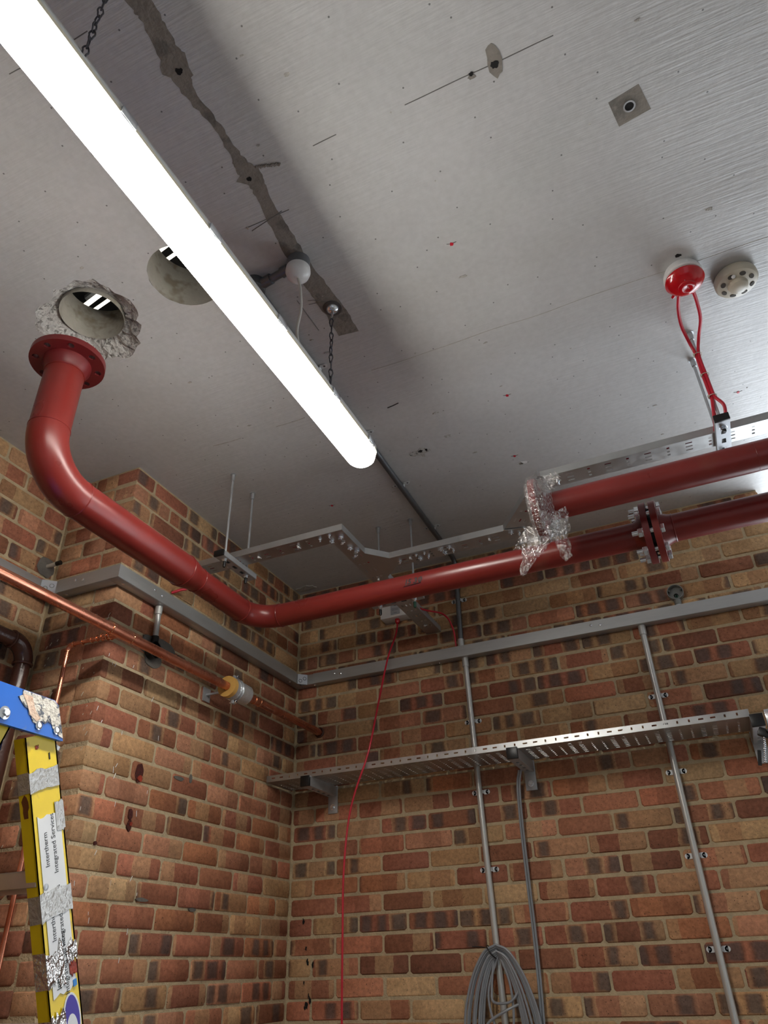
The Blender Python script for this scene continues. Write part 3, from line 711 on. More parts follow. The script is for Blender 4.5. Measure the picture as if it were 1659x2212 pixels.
flange(t, (PX, VY, FZ), (0, 0, 1), 0.110, 0.020, 0.090, 8, 0.0105, 0.062, REDF, PI / 8 - 0.3)
MB().lathe((PX, VY, FZ), (0, 0, -1), [(0, 0.071), (0.012, 0.070), (0.030, 0.060), (0.040, RB)], 36, False).build('flange_neck', REDF, t)
MB().cyl((PX, VY, FZ - 0.035), (PX, VY, PZ + 0.150), RB, 40).build('vertical_spool', RED, t)
el = arc((PX, VY + 0.152, PZ + 0.152), (0, -1, 0), (0, 0, -1), 0.152, 0, PI / 2, 20)
MB().tube(el, RB + 0.001, 40).build('elbow', RED, t)
MB().cyl((PX, VY + 0.150, PZ), (PX, -1.400, PZ), RB, 40).build('large_run', RED, t)
MB().lathe((PX, -1.402, PZ), (0, 1, 0), [(0, RB), (0.018, RB), (0.055, 0.0485), (0.075, RS), (0.092, RS)], 40).build('reducer', RED, t)
EY = BY0 - 0.114
MB().cyl((PX, -1.315, PZ), (PX, EY, PZ - 0.002), RS, 36).build('small_run', RED, t)
MB().tube(arc((PX + 0.114, EY, PZ - 0.002), (-1, 0, 0), (0, 1, 0), 0.114, 0, PI / 2, 18), RS + 0.0007, 36).build('elbow', RED, t)
FX = 1.846
MB().cyl(brun(PX + 0.112), brun(FX - 0.03), RS, 36).build('back_run', RED, t)
wd = MB()
for c, ax, R in (((PX, VY, FZ - 0.041), (0, 0, 1), RB), ((PX, VY, PZ + 0.152), (0, 0, 1), RB), ((PX, VY + 0.152, PZ), (0, 1, 0), RB), ((PX, -1.400, PZ), (0, 1, 0), RB),
                 ((PX, -1.318, PZ), (0, 1, 0), RS), ((PX, EY, PZ - .002), (0, 1, 0), RS), (brun(PX + 0.114), (1, 0, 0), RS)):
    MB().torus(c, ax, R + 0.0003, 0.0022, 48, 6).build('weld_bead', RED, t)
axb = (brun(2.0) - brun(1.0)).normalized()
f1 = brun(FX - 0.034)
MB().lathe(f1, axb, [(0, RS), (0.010, RS + .003), (0.034, 0.060)], 32, False).build('flange_neck', RED, t)
flange(t, brun(FX - 0.001), axb, 0.100, 0.020, 0.080, 8, 0.0085, RS, REDF, PI / 8)
t2 = thing('red_pipe', brun(FX + 0.03), 'short red pipe right of the bolted flange joint, nearest the back wall', 'pipe')
flange(t2, brun(FX + 0.029), axb, 0.100, 0.020, 0.080, 8, 0.0085, RS, RED, PI / 8)
MB().lathe(brun(FX + 0.048), axb, [(0, 0.060), (0.026, RS + .003), (0.04, RS)], 32, False).build('flange_neck', RED, t2)
MB().cyl(brun(FX + 0.085), brun(3.1), RS, 36).build('pipe_run', RED, t2)
MB().torus(brun(FX + 0.087), axb, RS, 0.0025, 40, 6).build('weld_bead', RED, t2)
u_ = (Vector((0, 0, 1)) - axb * axb.z).normalized(); v_ = axb.cross(u_)
gk = MB(); gk.lathe(brun(FX + 0.019), axb, [(0, 0.066), (0.010, 0.066)], 32); gk.build('gasket', BLACK, t2)
for i in range(8):
    th = PI / 8 + 2 * PI * i / 8; off = (u_ * math.cos(th) + v_ * math.sin(th)) * 0.080
    b = MB(); b.cyl(brun(FX - 0.036) + off, brun(FX + 0.062) + off, 0.0078, 12); bo = b.build('bolt', ZINC, t2)
    MB().hexp(brun(FX + 0.050) + off, axb, 0.012, 0.0155).build('bolt_head', ZINC, bo, True, 25)
    MB().hexp(brun(FX - 0.003) + off, -axb, 0.015, 0.0155).build('nut', ZINC, bo, True, 25)
    MB().lathe(brun(FX - 0.0005) + off, -axb, [(0, 0.0155), (0.0025, 0.0155)], 18).build('washer', ZINC, bo)
# hand-written size on the back run
nrm = Vector((0, CAM_POS.y - brun(0.9).y, CAM_POS.z - brun(0.9).z)).normalized()
a0 = math.atan2(nrm.z, nrm.y)
def on_pipe(x, s):
    c = brun(x); th = a0 - s / RS
    return c + Vector((0, math.cos(th), math.sin(th))) * (RS + 0.0012)
HWX = 1.005
for ch, xo, rot in (('1', 0.0, 0), ('5', 0.013, 0), ('3', 0.036, 0), ('0', 0.054, 0)):
    mbt, _ = text_mb(ch, 0.034, lambda a, b, xo=xo: on_pipe(HWX + xo + a * .9 + b * .25, 0.009 + b * .8), 0.0009); mbt.build('handwriting', INK, t, False)
MB().tube([on_pipe(HWX - 0.002 + 0.0075 * i, 0.0045 + 0.0002 * i) for i in range(10)], 0.0011, 4).build('handwriting', INK, t)

UY, UZ = -1.190, 2.783
t3 = thing('red_pipe', (1.56, UY, UZ), 'red pipe with an open film wrapped flange end beside the upper cable tray', 'pipe')
flange(t3, (1.545, UY, UZ), (1, 0, 0), 0.100, 0.020, 0.080, 8, 0.0085, 0.040, RED, PI / 8)
MB().lathe((1.564, UY, UZ), (1, 0, 0), [(0, 0.060), (0.024, RS + .004), (0.038, RS)], 32, False).build('flange_neck', RED, t3)
MB().cyl((1.60, UY, UZ), (3.1, UY, UZ), RS, 36).build('pipe_run', RED, t3)
MB().torus((1.604, UY, UZ), (1, 0, 0), RS, 0.0025, 40, 6).build('weld_bead', RED, t3)
MB().torus((2.19, UY, UZ), (1, 0, 0), RS - 0.0010, 0.0013, 40, 6).build('weld_bead', RED, t3)

# clear film over the open flange
fw = thing('plastic_film', (1.55, UY, UZ), 'crumpled clear plastic film wrapped round the open red flange', 'film')
vs = []; fs = []; NA = 90
prof = [(1.608, 0.050), (1.600, 0.064), (1.588, 0.092), (1.572, 0.106), (1.556, 0.108), (1.541, 0.106), (1.534, 0.090), (1.530, 0.055), (1.531, 0.02)]
for j, (x, R) in enumerate(prof):
    for i in range(NA):
        th = 2 * PI * i / NA
        nn = mnoise.noise(Vector((math.cos(th) * 3.1, math.sin(th) * 3.1, x * 50))) * 0.012 + mnoise.noise(Vector((math.cos(th) * 9, math.sin(th) * 9, x * 140))) * 0.008
        nn2 = mnoise.noise(Vector((math.cos(th) * 5 + 9, math.sin(th) * 5, x * 90))) * 0.010
        k = 1.0 if j in (1, 2) else 0.35
        vs.append((x + nn2 * k, UY + (R + abs(nn) * k) * math.sin(th), UZ + (R + abs(nn) * k) * math.cos(th)))
for j in range(len(prof) - 1):
    for i in range(NA):
        i2 = (i + 1) % NA; fs.append((j * NA + i, j * NA + i2, (j + 1) * NA + i2, (j + 1) * NA + i))
MB().add(vs, fs).build('wrap', FILM, fw, True, 20)
def tail(p0, p1, w0, w1, seed, fold=0.02):
    p0, p1 = Vector(p0), Vector(p1); d = (p1 - p0); L = d.length; d.normalize()
    s1 = d.cross(Vector((0.3, -0.8, 0.2))).normalized(); s2 = d.cross(s1); mb = MB(); vs = []; fs = []; NU, NV = 14, 16
    for i in range(NU + 1):
        tt = i / NU; wd_ = w0 + (w1 - w0) * tt
        for j in range(NV + 1):
            q = j / NV - 0.5
            a = mnoise.noise(Vector((tt * 5 + seed, q * 6, seed))) * fold + mnoise.noise(Vector((tt * 13, q * 15 + seed, seed))) * fold * 0.5
            vs.append(p0 + d * (L * tt + a * .6) + s1 * (q * wd_ + a * 0.5) + s2 * a)
    for i in range(NU):
        for j in range(NV): k = i * (NV + 1) + j; fs.append((k, k + 1, k + NV + 2, k + NV + 1))
    return mb.add(vs, fs).build('film_tail', FILM, fw, True, 20)
tail((1.545, UY - 0.02, UZ - 0.085), (1.470, UY + 0.02, UZ - 0.205), 0.085, 0.014, 3.3)
tail((1.540, UY + 0.05, UZ - 0.05), (1.490, UY + 0.03, UZ - 0.125), 0.10, 0.08, 5.1, 0.03)
tail((1.600, UY - 0.05, UZ - 0.055), (1.615, UY + 0.03, UZ - 0.175), 0.10, 0.02, 7.7)
tail((1.590, UY - 0.06, UZ + 0.05), (1.640, UY - 0.075, UZ + 0.055), 0.07, 0.04, 9.2)
tail((1.585, UY - 0.03, UZ - 0.09), (1.625, UY - 0.02, UZ - 0.100), 0.05, 0.07, 11.2)

# ------------------------------------------------------------------ upper cable tray (75 mm) and its hangers
TZ = 2.967; TW = 0.0745; TF = 0.026
def plate(origin, ds, dt, L, W, holes):
    """sheet in the plane of ds,dt with rectangular openings (s0,s1,t0,t1)"""
    ss = sorted({0.0, L} | {round(h[i], 5) for h in holes for i in (0, 1) if 0 < h[i] < L})
    ts = sorted({0.0, W} | {round(h[i], 5) for h in holes for i in (2, 3) if 0 < h[i] < W})
    o, ds, dt = Vector(origin), Vector(ds), Vector(dt); vs = [o + ds * a + dt * b for a in ss for b in ts]; fs = []; n = len(ts)
    for i in range(len(ss) - 1):
        for j in range(n - 1):
            cs, ct = (ss[i] + ss[i + 1]) / 2, (ts[j] + ts[j + 1]) / 2
            if any(h[0] < cs < h[1] and h[2] < ct < h[3] for h in holes): continue
            k = i * n + j; fs.append((k, k + n, k + n + 1, k + 1))
    return vs, fs
def solid(o, th=0.0012):
    m_ = o.modifiers.new('sheet', 'SOLIDIFY'); m_.thickness = th; m_.offset = 0.0; return o
def slots75(L, s0=0.02):
    h = []; s = s0; k = 0
    while s < L - 0.02:
        for tt in (0.018, 0.037, 0.056):
            if k % 2 == 0: h.append((s - 0.0105, s + 0.0105, tt - 0.0028, tt + 0.0028))
            else: h.append((s - 0.0044, s + 0.0044, tt - 0.0044, tt + 0.0044))
        s += 0.064; k += 1
    return h
ut = thing('cable_tray', (0.8, -0.9, TZ), 'narrow slotted steel cable tray zigzagging under the ceiling behind the red pipes', 'cable tray')
def tray_len(p, ds, L, holes, fl_near=True, fl_far=True, n0=0.0, n1=None, f0=0.0, f1=None):
    """p: near-left corner of the underside, ds along, far side is ds rotated +90 deg"""
    ds = Vector(ds).normalized(); dt = Vector((-ds.y, ds.x, 0)); p = Vector(p); mb = MB(); upz = Vector((0, 0, 1))
    mb.add(*plate(p, ds, dt, L, TW, holes))
    if fl_near: mb.add(*plate(p + ds * n0, ds, upz, (n1 or L) - n0, TF, []))
    if fl_far: mb.add(*plate(p + ds * f0 + dt * TW, ds, upz, (f1 or L) - f0, TF, []))
    return solid(mb.build('tray_section', TRAY, ut, False))
tray_len((0.02, -1.090, TZ), (1, 0, 0), 0.785, slots75(0.70, 0.05), f1=0.705)
mb = MB(); mb.add(*plate((0.805, -1.090, TZ), (0, 1, 0), (0, 0, 1), 0.0745, TF, [])); solid(mb.build('tray_edge', TRAY, ut, False))
# branch towards the back wall (along +y): near-left corner uses ds=-y so that far side is to the right
bh = [(a, b, TW - d, TW - c) for a, b, c, d in slots75(0.95, 0.14)]
tray_len((0.805, -1.0155, TZ), (0, 1, 0), 1.008, bh, n0=0.0, n1=0.13, f0=0.0)
# gusset and back flange of the tee
mb = MB(); mb.add([(0.805, -0.887, TZ), (0.876, -0.806, TZ), (0.876, -0.733, TZ), (0.805, -0.66, TZ)], [(0, 1, 2, 3)])
mb.add([(0.805, -0.887, TZ), (0.876, -0.806, TZ), (0.876, -0.806, TZ + TF), (0.805, -0.887, TZ + TF)], [(0, 1, 2, 3)])
mb.add([(0.805, -0.66, TZ), (0.876, -0.733, TZ), (0.876, -0.733, TZ + TF), (0.805, -0.66, TZ + TF)], [(0, 1, 2, 3)])
solid(mb.build('tee_gusset', TRAY, ut, False))
mb = MB(); mb.add(*plate((0.805, -0.66, TZ), (0, 1, 0), (0, 0, 1), 0.65, TF, [])); solid(mb.build('tray_edge', GALV, ut, False))
tray_len((0.876, -0.806, TZ), (1, 0, 0), 0.49, slots75(0.47, 0.05))
dd = (Vector((1.563, -1.089, 0)) - Vector((1.364, -0.800, 0))); Ld = dd.length; dd.normalize()
# diagonal offset
tray_len((1.352, -0.806, TZ + 0.0008), dd, Ld + 0.012, slots75(Ld, 0.08))
tray_len((1.563, -1.090, TZ), (1, 0, 0), 1.35, slots75(1.33, 0.095))
mb = MB(); zf = TZ - 0.0022; mb.add([(1.345, -0.806, zf), (1.356, -0.815, zf), (1.425, -0.80, zf), (1.45, -0.75, zf), (1.40, -0.733, zf), (1.345, -0.733, zf)], [(0, 1, 2, 3, 4, 5)])
solid(mb.build('fish_plate', TRAY, ut, False)); mb = MB()
mb.add([(1.548, -1.092, TZ - .0026), (1.64, -1.088, TZ - .0026), (1.605, -1.03, TZ - .0026), (1.56, -1.017, TZ - .0026)], [(0, 1, 2, 3)]); solid(mb.build('fish_plate', TRAY, ut, False))
mb = MB(); mb.add(*plate((1.00, -0.8085, TZ - 0.0024), (1, 0, 0), (0, 0, 1), 0.17, TF + 0.001, [])); mb.add(*plate((0.95, -0.806, TZ - 0.0024), (1, 0, 0), (0, 1, 0), 0.20, TW, slots75(0.2, 0.03))); solid(mb.build('fish_plate', TRAY, ut, False))
def wing(x, y):
    b = MB(); p = Vector((x, y, TZ - 0.001)); b.lathe(p, (0, 0, -1), [(0, 0.0085), (0.0015, 0.0085), (0.0016, 0.0055), (0.006, 0.005), (0.007, 0.003), (0.014, 0.0028)], 12)
    a = random.uniform(0, PI); d = Vector((math.cos(a), math.sin(a), 0))
    for s in (-1, 1): b.box(p + d * (0.0065 * s) + Vector((0, 0, -0.006)), (0.008, 0.0022, 0.006), Matrix.Rotation(a, 3, 'Z'))
    b.build('wing_nut', ZINC, ut)
for q in ((0.70, -1.065), (0.745, -1.075), (0.735, -1.035), (0.78, -1.045), (0.775, -0.955), (0.79, -0.925), (0.905, -0.765), (0.985, -0.790), (1.02, -0.790), (0.99, -0.755), (1.025, -0.755),
          (1.09, -0.790), (1.125, -0.790), (1.095, -0.755), (1.13, -0.755), (1.375, -0.79), (1.40, -0.765), (1.585, -1.07), (1.612, -1.045)): wing(*q)
TIE = WHITE
for i, (x, y, a) in enumerate(((0.42, -1.05, 0), (0.60, -1.05, 0), (0.765, -1.0, 1.2), (0.765, -0.885, 1.2), (0.955, -0.772, 0), (1.285, -0.772, 0), (0.765, -0.66, 0.4), (0.765, -0.12, 1.5))):
    b = MB(); b.box((x, y, TZ - 0.003), (0.022, 0.004, 0.0022), Matrix.Rotation(a + 1.5, 3, 'Z')); b.box((x, y - 0.006, TZ - 0.006), (0.006, 0.006, 0.008)); b.build('cable_tie', TIE, ut)
# red cables lying in the tray
def cable(name, pts, r, mat, label, cat='cable', group=None, n=8, root=True):
    p = spline(pts, 8); tt = thing(name, p[0], label, cat, group); MB().tube(p, r, n).build('sheath', mat, tt); return tt
zc1 = TZ + 0.006
cable('fire_alarm_cable', [(0.05, -1.045, zc1), (0.5, -1.040, zc1), (0.74, -1.04, zc1), (0.77, -0.98, zc1), (0.775, -0.6, zc1), (0.80, -0.3, zc1 + .004), (0.86, -0.12, zc1 + .03), (0.88, -0.05, zc1 - .02), (0.88, -0.02, 2.86)], 0.0042, REDC, 'red cable lying in the tray and curling over its end at the back wall')
cable('fire_alarm_cable', [(0.775, -0.90, zc1), (0.785, -0.80, zc1), (0.85, -0.760, zc1), (1.0, -0.765, zc1), (1.33, -0.77, zc1), (1.40, -0.80, zc1), (1.575, -1.05, zc1), (1.75, -1.066, zc1), (2.05, -1.066, zc1), (2.13, -1.09, zc1 + .008), (2.137, -1.12, zc1 + .06)], 0.0042, REDC, 'red cable lying in the tray right of the tee')

STRUT = GALV
def strut(root, a, b, caps=(True, True)):
    """41 x 21 slotted channel between a and b (top centre line)"""
    a, b = Vector(a), Vector(b); d = (b - a); L = d.length; d.normalize(); w_ = Vector((-d.y, d.x, 0)); W = 0.041; Hh = 0.021
    h = []; s = 0.055
    while s < L - 0.04: h.append((s - 0.012, s + 0.012, W / 2 - 0.0065, W / 2 + 0.0065)); s += 0.05
    mb = MB(); z = Vector((0, 0, 1)); o = a - w_ * W / 2 - z * Hh
    mb.add(*plate(o, d, w_, L, W, h)); mb.add(*plate(o, d, z, L, Hh, [])); mb.add(*plate(o + w_ * W, d, z, L, Hh, []))
    mb.add(*plate(o + z * Hh, d, w_, L, 0.009, [])); mb.add(*plate(o + z * Hh + w_ * (W - 0.009), d, w_, L, 0.009, []))
    so = solid(mb.build('channel', STRUT, root, False), 0.002)
    for e, sg, on_ in ((a, -1, caps[0]), (b, 1, caps[1])):
        if on_:
            c = MB(); M = Matrix.Rotation(math.atan2(d.y, d.x), 3, 'Z'); c.box(e + d * (sg * 0.004) - z * Hh / 2, (0.010, W + 0.004, Hh + 0.004), M, 0.002); c.build('end_cap', BLACK, root)
    return so
def rod(root, x, y, ztop, zbot, cap=BLACK):
    b = MB(); b.cyl((x, y, zbot), (x, y, ztop), 0.0048, 12); ro = b.build('threaded_rod', GALV, root)
    MB().lathe((x, y, ztop), (0, 0, -1), [(0, 0.013), (0.002, 0.013), (0.0022, 0.0085), (0.030, 0.0078), (0.032, 0.005)], 16).build('ceiling_anchor', GALV, ro)
    zz = TZ - 0.0225
    MB().lathe((x, y, zz), (0, 0, -1), [(0, 0.0125), (0.002, 0.0125)], 18).build('washer', ZINC, ro)
    MB().hexp((x, y, zz - 0.002), (0, 0, -1), 0.008, 0.0092).build('nut', ZINC, ro, True, 25)
    MB().lathe((x, y, zbot + 0.022), (0, 0, -1), [(0, 0.0066), (0.022, 0.0062), (0.026, 0.005)], 14).build('rod_cap', cap, ro)
ts = TZ - 0.0022
h1 = thing('tray_hanger', (0.31, -1.05, TZ), 'trapeze hanger on two rods left of the tray corner by the pier', 'hanger', 'trapeze hangers of the upper tray')
strut(h1, (0.31, -1.160, ts), (0.31, -0.930, ts), (True, False)); rod(h1, 0.311, -1.126, HC, 2.915); rod(h1, 0.308, -0.971, HC, 2.915)
h2_ = thing('tray_hanger', (0.76, -0.46, TZ), 'trapeze hanger half hidden behind the red back run, with one green rod cap', 'hanger', 'trapeze hangers of the upper tray')
strut(h2_, (0.64, -0.460, ts), (0.885, -0.460, ts), (False, False)); rod(h2_, 0.681, -0.461, HC, 2.902); rod(h2_, 0.845, -0.459, HC, 2.905, GREEN)
h3 = thing('tray_hanger', (2.142, -1.07, TZ), 'black capped hanger below the red sounder, carrying the tray end', 'hanger', 'trapeze hangers of the upper tray')
strut(h3, (2.142, -1.175, ts), (2.142, -0.955, ts), (True, False)); rod(h3, 2.143, -1.141, HC, 2.930); rod(h3, 2.141, -1.001, HC, 2.915)

# ------------------------------------------------------------------ lower perforated tray on cantilever arms
LZ = 2.303; LY0, LY1 = -0.250, -0.042; LX0, LX1 = 0.004, 2.030
lt = thing('perforated_tray', (1.0, -0.15, LZ), 'wide perforated steel tray on wall brackets across the back wall', 'cable tray')
hs = []; s = 0.035; k = 0; Lh = LX1 - LX0; Wt = LY1 - LY0
rows = [0.016 + 0.0222 * i for i in range(9)]
while s < Lh - 0.02:
    for r_ in rows:
        if (k // 2) % 2 == 0: hs.append((s - 0.0085, s + 0.0085, r_ - 0.0022, r_ + 0.0022))
        else: hs.append((s - 0.0034, s + 0.0034, r_ - 0.0034, r_ + 0.0034))
    s += 0.0415; k += 1
mb = MB(); mb.add(*plate((LX0, LY0, LZ), (1, 0, 0), (0, 1, 0), Lh, Wt, hs)); solid(mb.build('tray_base', TRAY, lt, False))
fh = []; s = 0.035; k = 0
while s < Lh - 0.02:
    if (k // 2) % 2 == 0: fh.append((s - 0.0090, s + 0.0090, 0.011, 0.017))
    else: fh.append((s - 0.0032, s + 0.0032, 0.008, 0.019))
    s += 0.0415; k += 1
for y in (LY0, LY1):
    mb = MB(); mb.add(*plate((LX0, y, LZ), (1, 0, 0), (0, 0, 1), Lh, 0.027, fh)); solid(mb.build('tray_flange', TRAY, lt, False))
def arm(x, label):
    t_ = thing('cantilever_bracket', (x, 0, LZ - 0.1), label, 'bracket', 'brackets under the perforated tray')
    ya, yb = -0.006, -0.265; W = 0.041; Hh = 0.041; top = LZ - 0.001; mb = MB()
    d = Vector((0, -1, 0)); wv = Vector((1, 0, 0)); z = Vector((0, 0, 1)); o = Vector((x - W / 2, ya, top - Hh)); L = ya - yb
    h = []; s_ = 0.04
    while s_ < L - 0.03: h.append((s_ - 0.010, s_ + 0.010, W / 2 - 0.006, W / 2 + 0.006)); s_ += 0.05
    mb.add(*plate(o, d, wv, L, W, h)); mb.add(*plate(o, d, z, L, Hh, [])); mb.add(*plate(o + wv * W, d, z, L, Hh, [])); mb.add(*plate(o + z * Hh, d, wv, L, 0.009, [])); mb.add(*plate(o + z * Hh + wv * (W - .009), d, wv, L, 0.009, []))
    solid(mb.build('channel_arm', GALV, t_, False), 0.002)
    MB().box((x, yb - 0.004, top - Hh / 2), (W + 0.004, 0.012, Hh + 0.004), None, 0.002).build('end_cap', BLACK, t_)
    bp = MB(); bp.bb((x - 0.024, -0.006, top - 0.115), (x + 0.024, 0.001, top + 0.006), 0.0015); pl = bp.build('wall_plate', GALV, t_)
    MB().lathe((x, -0.006, top - 0.088), (0, -1, 0), [(0, 0.013), (0.002, 0.013), (0.0021, 0.009)], 20).build('washer', ZINC, pl)
    MB().hexp((x, -0.008, top - 0.088), (0, -1, 0), 0.008, 0.0085).build('bolt_head', ZINC, pl, True, 25)
    return t_
arm(0.215, 'cantilever bracket nearest the corner, under the perforated tray end'); arm(1.150, 'middle cantilever bracket, with grey cables dropping behind it'); arm(2.048, 'cantilever bracket at the right edge with a black strap round it')
# black strap and braided tail hanging on the right bracket
bs = thing('black_strap', (2.06, -0.27, 2.26), 'black strap with a beaded tail tied round the right bracket', 'strap')
MB().box((2.062, -0.285, 2.228), (0.052, 0.020, 0.030), Matrix.Rotation(0.5, 3, 'Y'), 0.004).build('buckle', BLACK, bs)
MB().tube(spline([(2.075, -0.29, 2.24), (2.092, -0.295, 2.20), (2.094, -0.295, 2.15), (2.085, -0.29, 2.10)], 6), 0.016, 8).build('sleeve', BLACK, bs)
MB().box((2.020, -0.265, 2.155), (0.012, 0.004, 0.052), Matrix.Rotation(0.22, 3, 'Y')).build('strap_end', BLACK, bs, False)
ch = MB()
for i in range(12):
    p = Vector((2.052 - 0.0018 * i, -0.285, 2.215 - 0.0072 * i)); ch.lathe(p + Vector((0, 0, .0035)), (0, 0, -1), [(0, 0.001), (0.0015, 0.0034), (0.0035, 0.004), (0.0055, 0.0034), (0.007, 0.001)], 8)
ch.build('beaded_tail', ZINC, bs)
MB().bb((2.085, -0.16, 2.29), (2.3, -0.05, 2.345), 0.003).build('coupling_plate', ZINC, bs)

# ------------------------------------------------------------------ conduits
def saddle(root, p, ax, nrm, r=0.0125):
    """p on the surface"""
    ax, nz = Vector(ax).normalized(), Vector(nrm).normalized(); sd = ax.cross(nz); p = Vector(p); mb = MB(); M = Matrix((sd, ax, nz)).transposed()
    for s in (-1, 1):
        mb.box(p + sd * (s * 0.0235) + nz * 0.0018, (0.018, 0.019, 0.0022), M); mb.lathe(p + sd * (s * 0.0305) + nz * 0.0005, nz, [(0, 0.0095), (0.0024, 0.0095)], 16)
    vs = []; fs = []; N = 14
    for i in range(N + 1):
        th = PI * i / N
        for a in (-0.0075, 0.0075): vs.append(p + nz * (r * 0.35) + (sd * math.cos(th) + nz * math.sin(th) * 1.45) * (r + 0.0022) + ax * a)
    for i in range(N): fs.append((2 * i, 2 * i + 1, 2 * i + 3, 2 * i + 2))
    mb.add(vs, fs); so = mb.build('saddle_clip', SADDLE, root)
    for s in (-1, 1): MB().lathe(p + sd * (s * 0.029) + nz * 0.0028, nz, [(0, 0.004), (0.0018, 0.0034), (0.0022, 0.001)], 10).build('screw', DCONDUIT, so)
def besa(root, c, ax, outlets, r=0.033, d=0.030, mat=BOXG, open_=True):
    """round conduit box: c on the surface, ax outward"""
    ax = Vector(ax); mb = MB()
    if open_: mb.lathe(c, ax, [(0, r), (d, r), (d, r - 0.003), (0.004, r - 0.003), (0.0035, 0.0005)], 32, False)
    else: mb.lathe(c, ax, [(0, r), (d, r), (d + 0.002, r - 0.003)], 32)
    bo = mb.build('round_box', mat, root)
    for o in outlets: o = Vector(o); q = Vector(c) + ax * 0.015; MB().cyl(q + o * (r - 0.002), q + o * (r + 0.022), 0.0145, 16).build('spout', mat, root)
    if open_:
        a = Vector((0, 0, 1)) if abs(ax.z) < .9 else Vector((1, 0, 0)); v = ax.cross(a)
        for s in (-1, 1): MB().lathe(Vector(c) + v * (s * 0.024) + a * 0.012 + ax * 0.003, ax, [(0, 0.0036), (d - 0.010, 0.0036), (d - 0.010, 0.0016), (d - 0.014, 0.0014)], 12).build('screw_lug', mat, root)
    return bo
CR = 0.0125
# soffit conduit from the round box to the back wall, then down to the trunking
sc1 = thing('steel_conduit', (0.92, -0.03, TZ1), 'dull steel conduit running along the ceiling beside the batten light and down to the trunking', 'conduit')
zs = HC - 0.0165
pts = [(0.938, -1.925, zs), (0.912, -0.062, zs)]
pa = [Vector(pts[0]), Vector((0.9128, -0.12, zs))] + arc((0.9125, -0.075, zs - 0.055), (0, 0, 1), (0, 1, 0), 0.055, 0.0, PI / 2, 8)
MB().tube(pa, CR, 16).build('conduit_pipe', DCONDUIT, sc1)
MB().tube([(0.9125, -0.020, zs - 0.056), (0.907, -0.020, 3.0), (0.905, -0.020, TZ1 + 0.01)], CR, 16).build('conduit_pipe', DCONDUIT, sc1)
MB().cyl((0.905, -0.020, TZ1 + 0.0008), (0.905, -0.020, TZ1 + 0.045), 0.0155, 16).build('coupler', CONDUIT, sc1)
for y in (-1.537, -1.136, -0.750, -0.355): saddle(sc1, (0.912 + (-0.062 - y) * 0.0139, y, HC), (0, 1, 0), (0, 0, -1))
saddle(sc1, (0.909, 0.0, 3.112), (0, 0, 1), (0, -1, 0))
# wall conduits below the trunking
def wall_conduit(x0, x1, label, zs_):
    t_ = thing('steel_conduit', (x0, -0.02, 0), label, 'conduit')
    MB().tube([(x0, -0.020, TZ0), (x0 + (x1 - x0) * .5, -0.020, 2.0), (x1, -0.020, 1.4), (x1, -0.020, 0.3)], CR, 16).build('conduit_pipe', CONDUIT, t_)
    MB().cyl((x0, -0.020, TZ0), (x0, -0.020, TZ0 - 0.042), 0.0155, 16).build('coupler', CONDUIT, t_)
    for z in zs_: saddle(t_, (x0 + (x1 - x0) * min(1, max(0, (2.8 - z) / 1.4)), 0, z), (0, 0, 1), (0, -1, 0))
wall_conduit(0.918, 0.942, 'bright conduit on the back wall with the grey cable coil hung on it', (2.508, 2.203, 1.903, 1.60, 1.3, 1.0))
wall_conduit(1.727, 1.729, 'bright conduit on the back wall right of the middle bracket', (2.498, 2.194, 1.894, 1.597, 1.3, 1.0))
bx = thing('conduit_box', (1.897, 0, 2.925), 'open round conduit box on the back wall just above the trunking', 'junction box')
besa(bx, (1.897, 0.0, 2.928), (0, -1, 0), [(0, 0, -1)], 0.034)
MB().cyl((1.897, -0.015, 2.878), (1.897, -0.015, TZ1), 0.0125, 16).build('spout_pipe', GALV, bx)
MB().lathe((1.897, -0.0052, 2.920), (0, -1, 0), [(0, 0.0095), (0.0006, 0.0095)], 16).build('cable_entry', DARK, bx)
for k in (-1, 1): MB().tube([(1.897 + .003 * k, -0.005, 2.922), (1.898 + .004 * k, -0.018, 2.915), (1.898 + .003 * k, -0.016, 2.897)], 0.0018, 6).build('earth_wire', GREEN, bx)
# box on the pier face under the trunking
ba = thing('conduit_box', (0, -1.10, 2.65), 'open round box with loose wires behind the copper pipe on the pier', 'junction box')
besa(ba, (0.002, -1.120, 2.625), (1, 0, 0), [(0, 0, 1)], 0.034, 0.026, BLACK)
MB().tube([(0.020, -1.128, TZ0), (0.020, -1.124, 2.70), (0.018, -1.12, 2.665)], 0.011, 14).build('spout_pipe', CONDUIT, ba)
MB().cyl((0.020, -1.128, TZ0), (0.020, -1.127, TZ0 - 0.035), 0.0145, 14).build('coupler', CONDUIT, ba)
MB().tube(spline([(0.008, -1.13, 2.615), (0.022, -1.125, 2.63), (0.026, -1.112, 2.637), (0.018, -1.10, 2.625)], 6), 0.002, 6).build('earth_wire', EARTH, ba)
MB().tube(spline([(0.008, -1.115, 2.61), (0.03, -1.105, 2.63), (0.03, -1.12, 2.645)], 6), 0.002, 6).build('wire', BLACK, ba)
MB().tube(spline([(0.004, -1.0, 2.645), (0.018, -0.975, 2.652), (0.016, -0.96, 2.638), (0.005, -0.965, 2.63)], 6), 0.003, 6).build('wire', BLACK, ba)

